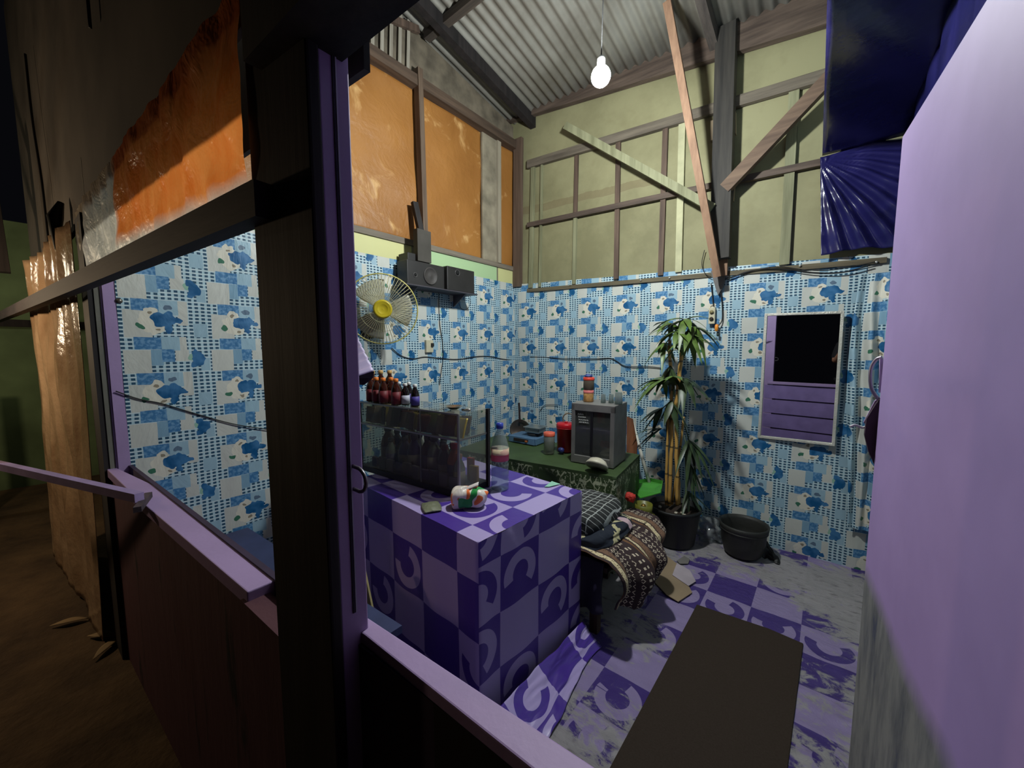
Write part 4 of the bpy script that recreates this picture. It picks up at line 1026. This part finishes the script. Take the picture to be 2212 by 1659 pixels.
pane((-WC, .004, .285), (-.004, .004, .285), (-.004, DC, .285), (-WC, DC, .285), 'shelf_pane', (0, 0, .004))
pane((-WC, 0, .03), (-WC, DC, .03), (-WC, DC, HC), (-WC, 0, HC), 'side_pane', (.003, 0, 0))
DF = mat('case_frame_dark', (38, 34, 36), .5)
AL = mat('aluminium', (150, 148, 146), .4, .8)
def cb(a, b, nm, m): MB().box(cc(*[(p + q) / 2 for p, q in zip(a, b)]), [abs(p - q) for p, q in zip(a, b)], CR).build(nm, m, dc)
cb((-WC, -.002, 0), (.002, DC, .03), 'base', DF)
cb((-.006, DC - .012, 0), (.010, DC + .006, HC + .003), 'corner_post', DF)
cb((-WC - .006, DC - .012, 0), (-WC + .010, DC + .006, HC), 'corner_post', DF)
cb((-WC - .004, -.004, 0), (-WC + .012, .012, HC), 'corner_post', DF)
cb((-.008, -.003, 0), (.002, .006, HC), 'edge_strip', AL)
cb((-WC, -.003, HC - .004), (0, .004, HC + .004), 'edge_strip', AL)
cb((-WC, -.003, .281), (0, .004, .290), 'edge_strip', AL)
cb((-.003, 0, .281), (.003, DC, .290), 'edge_strip', AL)
cb((-WC * .34, .0, .03), (-WC * .34 + .004, .006, HC), 'edge_strip', AL)

def bottle_protos():
    P = {}
    def mk(name, prof, cap, body_m, cap_m, label_m=None, lab=None):
        def f(loc, label, group, s=1.0, cap_m2=None, lab_m2=None, body2=None):
            o = thing(name, label, 'bottle', loc, group)
            gb_ = MB().lathe([(r * s, z * s) for r, z in prof], loc, 18).build('glass_body', body2 or body_m, o)
            MB().lathe([(r * s, z * s) for r, z in cap], loc, 14).build('cap', cap_m2 or cap_m, o)
            if lab: MB().lathe([(lab[0] * s, lab[1] * s), (lab[0] * s, lab[2] * s)], loc, 18).build('paper_label', lab_m2 or label_m, gb_)
            return o
        return f
    P['tall'] = mk('tall_bottle', [(.02, .0), (.029, .003), (.029, .105), (.024, .125), (.012, .148), (.012, .165)], [(.013, .158), (.0145, .160), (.0145, .178), (.001, .180)],
                   mat('amber_glass', (62, 26, 14), .12), mat('cap_tan', (222, 176, 104), .5), mat('label_red', (120, 22, 30), .6), (.0295, .01, .095))
    P['short'] = mk('small_bottle', [(.016, .0), (.023, .003), (.023, .06), (.019, .078), (.010, .098), (.009, .108)], [(.0105, .104), (.0115, .106), (.0115, .119), (.001, .121)],
                    mat('dark_glass', (26, 16, 14), .1), mat('cap_white', (226, 226, 222), .4), mat('label_violet', (74, 62, 150), .6), (.0235, .008, .055))
    P['med'] = mk('medicine_bottle', [(.018, .0), (.026, .003), (.026, .085), (.02, .105), (.011, .122), (.011, .132)], [(.0125, .128), (.0135, .130), (.0135, .146), (.001, .148)],
                  mat('amber_glass', (62, 26, 14)), mat('cap_orange', (240, 130, 40), .5), mat('label_maroon', (110, 24, 34), .6), (.0265, .01, .075))
    return P
BP = bottle_protos()
zt_ = .782 + HC + .004
tl = ('tan-capped brown bottle at the back left of the case top', 'tan-capped brown bottle in the middle of the back row on the case', 'tan-capped brown bottle at the right end of the back row on the case')
for k, (px, py) in enumerate(((806, 862), (824, 862), (843, 862))):
    q = onz(px, py, zt_); q = q + Vector((-.10, .13, 0)) * 1.0; w_ = CAM + (onz(px, py, zt_) - CAM) * 1.0
    r = ray(px, 0); y_ = (1.24, 1.30, 1.33)[k]; p = ony(px, 860, y_); BP['tall'](Vector((p.x, y_, zt_)), tl[k], 'bottles on the display case')
ol = ('orange-capped bottle second from the left in the front group on the case', 'orange-capped bottle just left of the last orange one on the case', 'orange-capped bottle next to the white-capped ones on the case')
for k, px in enumerate((829, 846, 856)):
    y_ = (1.20, 1.245, 1.21)[k]; p = ony(px, 865, y_); BP['med'](Vector((p.x, y_, zt_)), ol[k], 'bottles on the display case')
BP['med'](Vector((ony(800, 862, 1.20).x, 1.205, zt_)), 'leftmost dark red labelled bottle on the case, partly behind the lilac flap', 'bottles on the display case')
BP['med'](Vector((ony(814, 862, 1.20).x, 1.20, zt_)), 'dark red labelled bottle right of the leftmost one on the case', 'bottles on the display case')
wl_ = ('white-capped small dark bottle beside the orange caps', 'white-capped small bottle, second of four on the case', 'white-capped small bottle, third of four on the case', 'white-capped small bottle with a violet label, rightmost on the case')
LW = mat('label_white_blue', (200, 200, 216), .6)
for k, (px, y_) in enumerate(((863, 1.29), (876, 1.25), (884, 1.31), (897, 1.25))):
    p = ony(px, 868, y_); BP['short'](Vector((p.x, y_, zt_)), wl_[k], 'bottles on the display case', 1.0, lab_m2=LW if k == 1 else None)
bw = thing('steel_dish', 'small steel dish lying on the glass top of the display case', 'dish', Vector((onz(980, 884, zt_).x, onz(980, 884, zt_).y, zt_)))
MB().lathe([(.006, .001), (.02, .001), (.045, .016), (.048, .017), (.044, .014), (.02, .004), (.001, .004)], Vector(bw['_o']), 24).build('bowl', mat('steel', (190, 186, 176), .2, .9), bw)
qf = Vector(bw['_o']) + Vector((.05, .01, .001))
fl_ = MB().tube([qf, qf + Vector((.05, .01, .003))], [.004, .006], 8)
tag(fl_.build('steel_fork', mat('steel', (190, 186, 176))), 'bright bit of cutlery on the case top beside the steel dish', 'cutlery')

# contents: sachets on the glass shelf
rs = random.Random(11)
SC_M = [mat('sachet_%d' % i, c, r, mt_) for i, (c, r, mt_) in enumerate((((126, 112, 84), .5, .2), ((86, 80, 78), .45, .3), ((206, 186, 96), .35, .5), ((96, 62, 48), .5, .1), ((150, 142, 120), .4, .3), ((84, 92, 60), .5, .2)))]
SN = ['kraft', 'dark grey', 'gold', 'brown', 'silvery', 'olive']
for k in range(38):
    x = -.035 - k * .0195; y = .02 + .05 * (k % 3) + rs.uniform(0, .02); i = [2, 3, 1, 3, 2, 5, 4, 1, 0, 5, 4, 1, 3, 0, 4, 2, 5, 0, 1][k % 19]
    h = rs.uniform(.08, .11); w_ = rs.uniform(.055, .08); a = rs.uniform(-.4, .4); tl_ = rs.uniform(.1, .45) * (1 if k else 1.2)
    def sf(u, v, x=x, y=y, h=h, w_=w_, a=a, tl_=tl_):
        b = .010 * sin(pi * u) * sin(pi * v)
        p = Vector(((u - .5) * w_, (v * h) * sin(tl_) - b, v * h * cos(tl_)))
        p = Matrix.Rotation(a, 3, 'Z') @ p
        return cc(x + p.x, min(y + p.y, DC - .02), .292 + p.z)
    o = MB().grid(sf, 10, 10).build('sachet', SC_M[i], solid=.006)
    nth = ('nearest the right end', 'second from the right', 'third from the right', 'fourth from the right', 'fifth from the right')
    tag(o, '%s sachet on the glass shelf, %s' % (SN[i], nth[k]) if k < 5 else 'dull foil sachet stacked on the left part of the glass shelf', 'sachet', 'sachets on the glass shelf')
# lower level: bottles and packs
SB = [mat('soda_dark', (40, 20, 16), .15), mat('soda_orange', (200, 104, 60), .2), mat('clear_plastic_bottle', (150, 156, 150), .15), mat('syrup_brown', (92, 62, 44), .2), mat('violet_bottle', (66, 58, 110), .3)]
specs = [(-.055, .06, 1.15, 2, 'cap_pink', (226, 150, 130), 'clear bottle with a pale orange cap at the right end inside the case'),
         (-.105, .08, 1.45, 1, 'cap_red', (206, 44, 66), 'orange drink bottle with a red cap inside the case'),
         (-.165, .07, 1.35, 0, 'cap_maroon', (112, 32, 40), 'cola-coloured bottle with a dark red cap inside the case'),
         (-.225, .12, 1.35, 2, 'cap_dark', (44, 48, 46), 'grey bottle with a dark cap, first left of the cola-coloured bottle'),
         (-.285, .11, 1.5, 2, 'cap_dark', (44, 48, 46), 'grey bottle with a dark cap, second left of the cola-coloured bottle'),
         (-.345, .12, 1.5, 3, 'cap_dark', (44, 48, 46), 'brown bottle with a dark cap in the middle of the case'),
         (-.41, .08, 1.5, 4, 'cap_navy', (30, 30, 44), 'violet bottle in the middle of the case'),
         (-.475, .07, 1.4, 4, 'cap_navy', (30, 30, 44), 'violet bottle left of the middle one in the case'),
         (-.54, .12, 1.5, 3, 'cap_maroon', (112, 32, 40), 'brown bottle in the left half of the case'),
         (-.60, .07, 1.2, 2, 'cap_dark', (44, 48, 46), 'pale bottle near the left end of the case'),
         (-.665, .10, 1.6, 3, 'cap_dark', (44, 48, 46), 'tall brown bottle at the left end of the case')]
for k, (x, y, s_, bi, cn, cr_, lb) in enumerate(specs):
    BP['med'](cc(x, y, .030), lb, 'bottles inside the display case', s_ * 1.0, mat(cn, cr_, .5), mat('lab_%d' % (k % 4), ((176, 166, 150), (70, 62, 108), (120, 110, 104), (90, 84, 78))[k % 4], .6), SB[bi])
for k in range(9):
    BP['med'](cc(-.20 - k * .066, .165, .030), 'murky bottle in the crowded back row inside the display case', 'back row of bottles inside the display case', 1.25 + .3 * ((k * 7) % 3) / 2, mat('cap_dark', (44, 48, 46)), mat('lab_3', (90, 84, 78)), SB[(2, 3, 4, 0)[k % 4]])
pk_ = [(-.035, .15, (222, 170, 100), 'yellow biscuit pack standing at the back right inside the case', .09, .05), (-.075, .17, (200, 40, 44), 'red packet behind the clear bottle in the case', .12, .04),
       (-.50, .17, (222, 214, 160), 'cream packet standing at the back of the case', .20, .045), (-.56, .17, (206, 140, 168), 'pink packet standing beside the cream one in the case', .20, .04)]
for x, y, c_, lb, h, w_ in pk_:
    tag(MB().box(cc(x, y, .032 + h / 2), (w_, .02, h), CR + .1).build('snack_packet', mat('pack_%d_%d' % (c_[0], c_[1]), c_, .5), bevel=.004), lb, 'packet', 'packets inside the display case')
for k in range(10):
    x = -.06 - k * .07
    tag(MB().box(cc(x, .028, .032 + .03), (.055, .018, .055 + .012 * (k % 3)), CR + rs.uniform(-.2, .2)).build('small_packet', mat('smallpack_%d' % (k % 3), ((92, 84, 120), (120, 112, 116), (72, 64, 70))[k % 3], .5), bevel=.003),
        'small dull packet standing along the front glass low in the case', 'packet', 'small packets along the front of the case')

# ================================================================ on the counter
def tissue():
    c = onz(1012, 1092, .785); o = thing('tissue_pack', 'crumpled white, orange and green tissue packet on the counter', 'packet', c)
    t = NT('tissue_wrap'); x, y, z = t.xyz(); n = t.noise(12, 2, dist=.8); n2 = t.noise(9, 1)
    cg = t.mix(t.math('GREATER_THAN', n, .5), lin(232, 222, 210), lin(236, 118, 56)); cg = t.mix((n2 > .54) * (x > .0), cg, lin(40, 150, 72))
    cg = t.mix(t.math('LESS_THAN', z + (n - .5) * .03, .018) * (x < .0), cg, lin(214, 196, 200))
    t.base(cg); t.p(Roughness=.35); t.bump(n, .6, .02)
    def f(u, v):
        a = 2 * pi * u; th = pi * (v - .5); ca, sa = cos(a), sin(a)
        sx = abs(ca) ** .6 * (1 if ca > 0 else -1); sy = abs(sa) ** .6 * (1 if sa > 0 else -1); r = abs(cos(th)) ** .45
        w = 1 + .22 * nz(sx * 1.6, sy * 1.6, v * 3 + 2)
        p = Vector((.085 * sx * r * w, .048 * sy * r * w, .042 + .042 * abs(sin(th)) ** .8 * (1 if th > 0 else -1) * (1 + .3 * nz(sx * 2, sy * 2, 5))))
        return c + Matrix.Rotation(radians(42), 3, 'Z') @ p
    MB().grid(f, 40, 24).build('wrapper', t.mat, o)
    tp = c + Vector((.012, .012, .075))
    MB().grid(lambda u, v: tp + Matrix.Rotation(radians(40), 3, 'Z') @ Vector(((u - .5) * .06, (v - .5) * .035, .025 * u + .01 * sin(v * 3))), 8, 6).build('tissue', mat('tissue_white', (236, 228, 222), .8), o, solid=.001)
tissue()
c = onz(932, 1096, .785); pw = thing('flat_pouch', 'small flat grey-green pouch lying left of the tissue packet', 'pouch', c)
t = mat('pouch_green', (120, 124, 100), .5, bump=.6, bscale=25)
def pf(u, v):
    a = (u - .5) * 2; b = (v - .5) * 2
    return c + Matrix.Rotation(radians(-30), 3, 'Z') @ Vector((a * .055, b * .042 * (1 - .15 * a * a), .002 + .016 * (1 - a * a) * (1 - b * b) + .003 * nz(a * 4, b * 4)))
MB().grid(pf, 20, 16).build('pouch_body', t, pw, solid=.004)
# water bottle
wb = Vector((-1.275, 1.455, .783)); o = thing('water_bottle', 'clear plastic water bottle with a blue cap and pink label beside the display case', 'bottle', wb)
WS = 1.08
prof = [(.02, .004), (.036, .0), (.042, .006), (.042, .05), (.039, .056), (.042, .062), (.042, .09), (.039, .096), (.042, .102), (.042, .125), (.039, .13), (.043, .14), (.043, .20), (.040, .215), (.026, .262), (.014, .285), (.013, .30)]
MB().lathe([(r * WS, z * WS) for r, z in prof], wb, 28).build('plastic_body', glass('bottle_plastic', (214, 226, 230), .80, .05), o)
MB().lathe([(.0432 * WS, .142 * WS), (.0438 * WS, .2 * WS)], wb, 28).build('paper_label', (lambda t: (t.base(t.mix(t.math('GREATER_THAN', t.xyz()[2], .172 * WS), lin(206, 84, 100), t.mix(t.math('GREATER_THAN', t.noise(30), .5), lin(226, 206, 168), lin(214, 170, 150)))), t.p(Roughness=.5), t.mat)[2])(NT('water_label')), o)
MB().lathe([(.015 * WS, .292 * WS), (.017 * WS, .295 * WS), (.017 * WS, .318 * WS), (.001, .32 * WS)], wb, 20).build('cap', mat('cap_blue', (46, 66, 170), .4), o)
pc_ = [onz(*p, .7845) for p in ((1176, 1052), (1192, 1040), (1210, 1046), (1186, 1052), (1184, 1056))]
if True:
    P = pc_[:4][::-1]
    if sum(P[i].x * P[(i + 1) % 4].y - P[(i + 1) % 4].x * P[i].y for i in range(4)) < 0: P.reverse()
    tag(MB().slab(P, (0, 0, .002)).build('paper_slip', mat('mint_paper', (150, 206, 180), .7)), 'little mint green paper slip at the far edge of the counter', 'paper')

# ================================================================ on the green table
ZT = .706
def on_t(px, py, y): p = ony(px, py, y); return Vector((p.x, y, ZT))
# grey glass cabinet
cbx = thing('glass_cabinet', 'grey framed cupboard with two dark glass doors on the green table', 'cabinet', Vector((-1.22, 2.48, ZT)))
KW, KD, KH = .31, .27, .415; KR = radians(6); KM = Matrix.Rotation(KR, 3, 'Z'); KP = Vector((-1.375, 2.335, ZT))
def kb(a, b, nm, m, par=cbx, bev=.003):
    cen_ = KP + KM @ ((Vector(a) + Vector(b)) / 2)
    return MB().box(cen_, [abs(p - q) for p, q in zip(a, b)], KR).build(nm, m, par, bevel=bev)
GF = mat('cabinet_grey', (132, 130, 126), .5, .3); DK = mat('cabinet_inside', (84, 80, 76), .7)
kb((0, 0, 0), (.026, .025, KH), 'frame', GF); kb((KW - .03, 0, 0), (KW, .025, KH), 'frame', GF)
kb((0, 0, KH - .045), (KW, .03, KH), 'frame', GF); kb((.02, 0, 0), (KW - .02, .025, .055), 'frame', GF)
kb((.0, .0, KH - .006), (KW, KD, KH + .006), 'top', GF); kb((KW - .006, .02, 0), (KW, KD, KH), 'side_panel', GF)
kb((0, .02, 0), (.006, KD, KH), 'side_panel', DK); kb((0, KD - .008, 0), (KW, KD, KH), 'back_panel', DK); kb((0, .02, 0), (KW, KD, .012), 'bottom', DK)
kb((.01, .03, .24), (KW - .01, KD - .02, .246), 'shelf', mat('shelf_glass_grey', (110, 112, 110), .3))
kb((.138, .004, .05), (.158, .022, KH - .04), 'frame', mat('cabinet_mullion', (22, 22, 24), .4))
PG = glass('cabinet_glass', (205, 208, 205), .94)
for a, b in ((.026, .14), (.156, KW - .03)):
    kb((a, .010, .055), (b, .013, KH - .045), 'door_pane', PG, bev=0)
# white scribbled sticker lettering on the left pane (illegible in the photo)
st = MB()
for r_, (z0, n_) in enumerate(((.345, 3), (.325, 4), (.305, 5), (.288, 5))):
    for k in range(n_):
        x0 = .045 + k * .015 + .003 * r_
        pts = [KP + KM @ Vector((x0 + dx, .008, z0 + dz)) for dx, dz in ((0, -.006), (.003, .006), (.006, -.004), (.009, .005), (.012, -.005))]
        st.tube(pts, .0013, 5)
st.build('white_lettering', mat('sticker_white', (226, 226, 222), .6), cbx)
bo_ = thing('bowl', 'glass bowl on the lower shelf behind the left pane of the cabinet', 'bowl', KP + KM @ Vector((.09, .12, .013)))
MB().lathe([(.02, 0), (.03, .004), (.05, .05), (.052, .052), (.045, .04), (.001, .006)], Vector(bo_['_o']), 20).build('bowl_body', mat('grey_glass', (120, 122, 112), .1), bo_)
bo2 = thing('bowl', 'glass bowl on the lower shelf behind the right pane, holding something orange', 'bowl', KP + KM @ Vector((.22, .12, .013)))
MB().lathe([(.02, 0), (.03, .004), (.05, .05), (.052, .052), (.045, .04), (.001, .006)], Vector(bo2['_o']), 20).build('bowl_body', mat('grey_glass', (120, 122, 112)), bo2)
tag(MB().ball(KP + KM @ Vector((.21, .10, .13)), (.035, .02, .022), 12, 8, .9).build('carrot_piece', mat('carrot_orange', (220, 110, 60), .6)), 'orange lump behind the right pane of the cabinet', 'food')
# things on top of the cabinet
KT = ZT + KH + .007
def jar(loc, r, h, lid_rgb, body, lname, label, lidh=.022):
    o = thing('plastic_jar', label, 'jar', loc)
    MB().lathe([(r * .9, .001), (r, .006), (r, h * .86), (r * .93, h * .9)], loc, 24).build('jar_body', body, o)
    MB().lathe([(r * 1.02, h - lidh), (r * 1.04, h - lidh + .003), (r * 1.04, h - .002), (r * .9, h), (.001, h)], loc, 24).build('lid', mat(lname, lid_rgb, .4), o)
    return o
jp = ony(1271, 870, 2.46); jp.z = KT
jar(jp, .036, .085, (236, 130, 126), mat('cracker_fill', (214, 160, 96), .5, var=.25, scale=30), 'lid_pink', 'jar of pale crackers with a pink lid, lower of the two stacked on the cabinet')
jar(jp + Vector((0, 0, .086)), .038, .090, (232, 74, 54), mat('dark_fill', (96, 84, 70), .5, var=.2), 'lid_red', 'dark jar with a red lid, upper of the two stacked on the cabinet')
tag(MB().ball(jp + Vector((-.005, 0, .183)), (.028, .028, .014), 14, 8, .7).build('blue_packet', mat('blue_lump', (52, 72, 140), .6)), 'small blue crumpled packet on top of the stacked jars', 'packet')
GG = glass('tumbler_glass', (205, 215, 214), .82)
for k, (px, y_, r, h, lb) in enumerate(((1303, 2.47, .018, .062, 'upside-down glass tumbler nearest the jars on the cabinet'), (1320, 2.50, .019, .06, 'upside-down glass tumbler in the middle on the cabinet'), (1336, 2.47, .028, .082, 'larger glass tumbler at the right end of the cabinet top'))):
    p = ony(px, 872, y_); p.z = KT + .001
    o = thing('drinking_glass', lb, 'glass', p, 'glasses on the cabinet')
    MB().lathe([(r, 0), (r * .98, h * .3), (r * .82, h * .97), (r * .7, h), (.001, h), (.001, h - .004), (r * .75, h - .006), (r * .9, 0)], p, 18).build('glass_wall', GG, o)
# white bowl leaning on the cabinet foot
bp_ = ony(1291, 1002, 2.27); M_ = Matrix.Rotation(radians(52), 3, 'X') @ Matrix.Rotation(radians(0), 3, 'Z')
M_ = Matrix.Rotation(KR, 3, 'Z') @ Matrix.Rotation(radians(-38), 3, 'X')
wbw = thing('white_bowl', 'white upturned bowl leaning against the foot of the grey cabinet', 'bowl', Vector((bp_.x, 2.27, ZT)))
MB().lathe([(.076, -.014), (.073, 0), (.055, .026), (.03, .04), (.001, .042), (.001, .038), (.05, .02), (.069, -.014)], Vector((bp_.x, 2.262, ZT + .04)), 26, M_).build('bowl_body', mat('bowl_white', (216, 210, 188), .35), wbw)
# jar, red bucket, stove, pan
jj = on_t(1186, 985, 2.42)
jar(jj, .042, .165, (244, 112, 84), glass('jar_plastic', (196, 196, 186), .72, .1), 'lid_orange', 'tall clear jar with an orange lid between the stove and the red bucket', .03)
rbk = on_t(1222, 980, 2.56); o = thing('red_bucket', 'red plastic water jug behind the clear jar, left of the cabinet', 'jug', rbk)
RD = mat('bucket_red', (196, 26, 40), .35)
MB().lathe([(.05, .001), (.066, .004), (.072, .18), (.076, .185), (.074, .215), (.070, .222), (.001, .224)], rbk, 28).build('jug_body', RD, o)
MB().ring(rbk + Vector((0, 0, .186)), .074, .003, n=30).build('rim', mat('bucket_red', (196, 26, 40)), o)
MB().lathe([(.012, .223), (.014, .233), (.001, .235)], rbk, 12).build('knob', mat('bucket_red', (196, 26, 40)), o)
tag(MB().ball(on_t(1212, 990, 2.47) + Vector((0, 0, .024)), (.026, .02, .024), 14, 10, .2).build('blue_cup', mat('blue_cup', (44, 52, 116), .4)), 'small dark blue round pot at the foot of the red jug', 'pot')
sv = on_t(1140, 962, 2.62); o = thing('gas_stove', 'small blue table-top stove with a steel plate on the green table', 'stove', sv)
S_ = lambda a, b, nm, m: MB().box(sv + (Vector(a) + Vector(b)) / 2, [abs(p - q) for p, q in zip(a, b)], radians(4)).build(nm, m, o, bevel=.004)
BLU = mat('stove_blue', (104, 140, 176), .4, .3)
S_((-.14, -.09, .0), (.14, .12, .055), 'body', BLU)
MB().slab([sv + Vector(q) for q in ((-.14, -.092, .004), (.14, -.092, .004), (.13, -.086, .052), (-.13, -.086, .052))], (0, -.004, 0)).build('front_panel', mat('stove_panel', (86, 118, 150), .4), o)
S_((-.075, -.099, .016), (.075, -.094, .042), 'dial_plate', mat('dial_dark', (44, 36, 34), .5))
S_((.045, -.102, .018), (.07, -.098, .034), 'knob', mat('knob_orange', (196, 110, 60), .5))
MB().lathe([(.02, .056), (.065, .058), (.07, .075), (.04, .078)], sv + Vector((.05, .04, 0)), 24).build('burner', mat('burner_black', (26, 26, 26), .5), o)
pl_ = thing('steel_plate', 'flat steel plate resting on the stove burner', 'plate', sv + Vector((.05, .03, .085)))
MB().box(sv + Vector((.055, .035, .105)), (.14, .12, .045), radians(4)).build('pan_body', mat('steel_box', (130, 140, 146), .3, .6), pl_, bevel=.008)
MB().box(sv + Vector((.055, .035, .131)), (.16, .14, .008), radians(4)).build('pan_top', mat('steel', (190, 186, 176)), pl_, bevel=.003)
fp0 = ony(1125, 928, 2.72); o = thing('frying_pan', 'old steel frying pan with a long handle leaning on the wallpaper behind the stove', 'pan', fp0)
_a = Vector((.42, -.88, .22)).normalized(); _b = (Vector((0, 0, 1)) - _a * _a.z).normalized(); MP = Matrix((_b, _a.cross(_b), _a)).transposed()
MB().lathe([(.001, 0), (.066, .0), (.092, .036), (.094, .038), (.088, .038), (.062, .006), (.001, .006)], fp0, 30, MP, squash=1.0).build('pan_bowl', mat('pan_steel', (92, 84, 76), .35, .6, var=.2), o)
MB().beam(ony(1123, 912, 2.70), ony(1121, 870, 2.72), .016, .010, (0, 1, 0)).build('handle', mat('pan_handle', (44, 28, 26), .6), o)
cord([onb(1166, 888, .02), onb(1176, 876, .02), onb(1190, 874, .02), onb(1206, 875, .02)], .003, 'wall_wire', 'short thin wire on the wallpaper behind the red jug', mat('wire_grey', (70, 76, 80), .5))
ck = ony(1228, 905, 2.60)
tag(MB().ring(ck, .045, .005, (0.3, -1, 0), 24).build('wire_coil', mat('coil_grey', (120, 112, 90), .5)), 'loop of grey wire hanging at the left edge of the cabinet', 'wire')

# ================================================================ the light
bulb = thing('hanging_bulb', 'bare glowing light bulb hanging from the corrugated roof', 'light bulb', ony(1298, 165, 1.9))
B = Vector(bulb['_o'])
t = NT('lit_bulb'); t.base(lin(255, 255, 255)); t.b.inputs['Emission Color'].default_value = (.93, .985, .97, 1); t.p(Emission_Strength=BULB)
MB().ball(B, .048, 20, 12).build('bulb_glass', t.mat, bulb)
MB().lathe([(.019, 0), (.02, .05), (.014, .06)], B + Vector((0, 0, .033)), 16).build('socket', mat('bulb_socket', (220, 220, 215), .5), bulb)
MB().tube([B + Vector((0, 0, .09)), Vector((B.x + .01, B.y + .01, rz(B.y) - .02))], .003, 6).build('cord', mat('black_cord', (24, 24, 24), .6), bulb)
ld = bpy.data.lights.new('neighbour_lamp', 'POINT'); ld.energy = LAMP; ld.color = (1.0, .74, .48); ld.shadow_soft_size = .05
lo = bpy.data.objects.new('neighbour_lamp', ld); lo.location = (-3.9, -.85, 1.75); COL.objects.link(lo)
l2 = bpy.data.lights.new('far_fill_light', 'POINT'); l2.energy = 9; l2.color = (1.0, .86, .62); l2.shadow_soft_size = .05  # added light out of view, brightens the dark green wall
l2o = bpy.data.objects.new('far_fill_light', l2); l2o.location = (-6.0, -1.0, 2.3); COL.objects.link(l2o)
for o in bpy.data.objects:
    if '_o' in o: del o['_o']
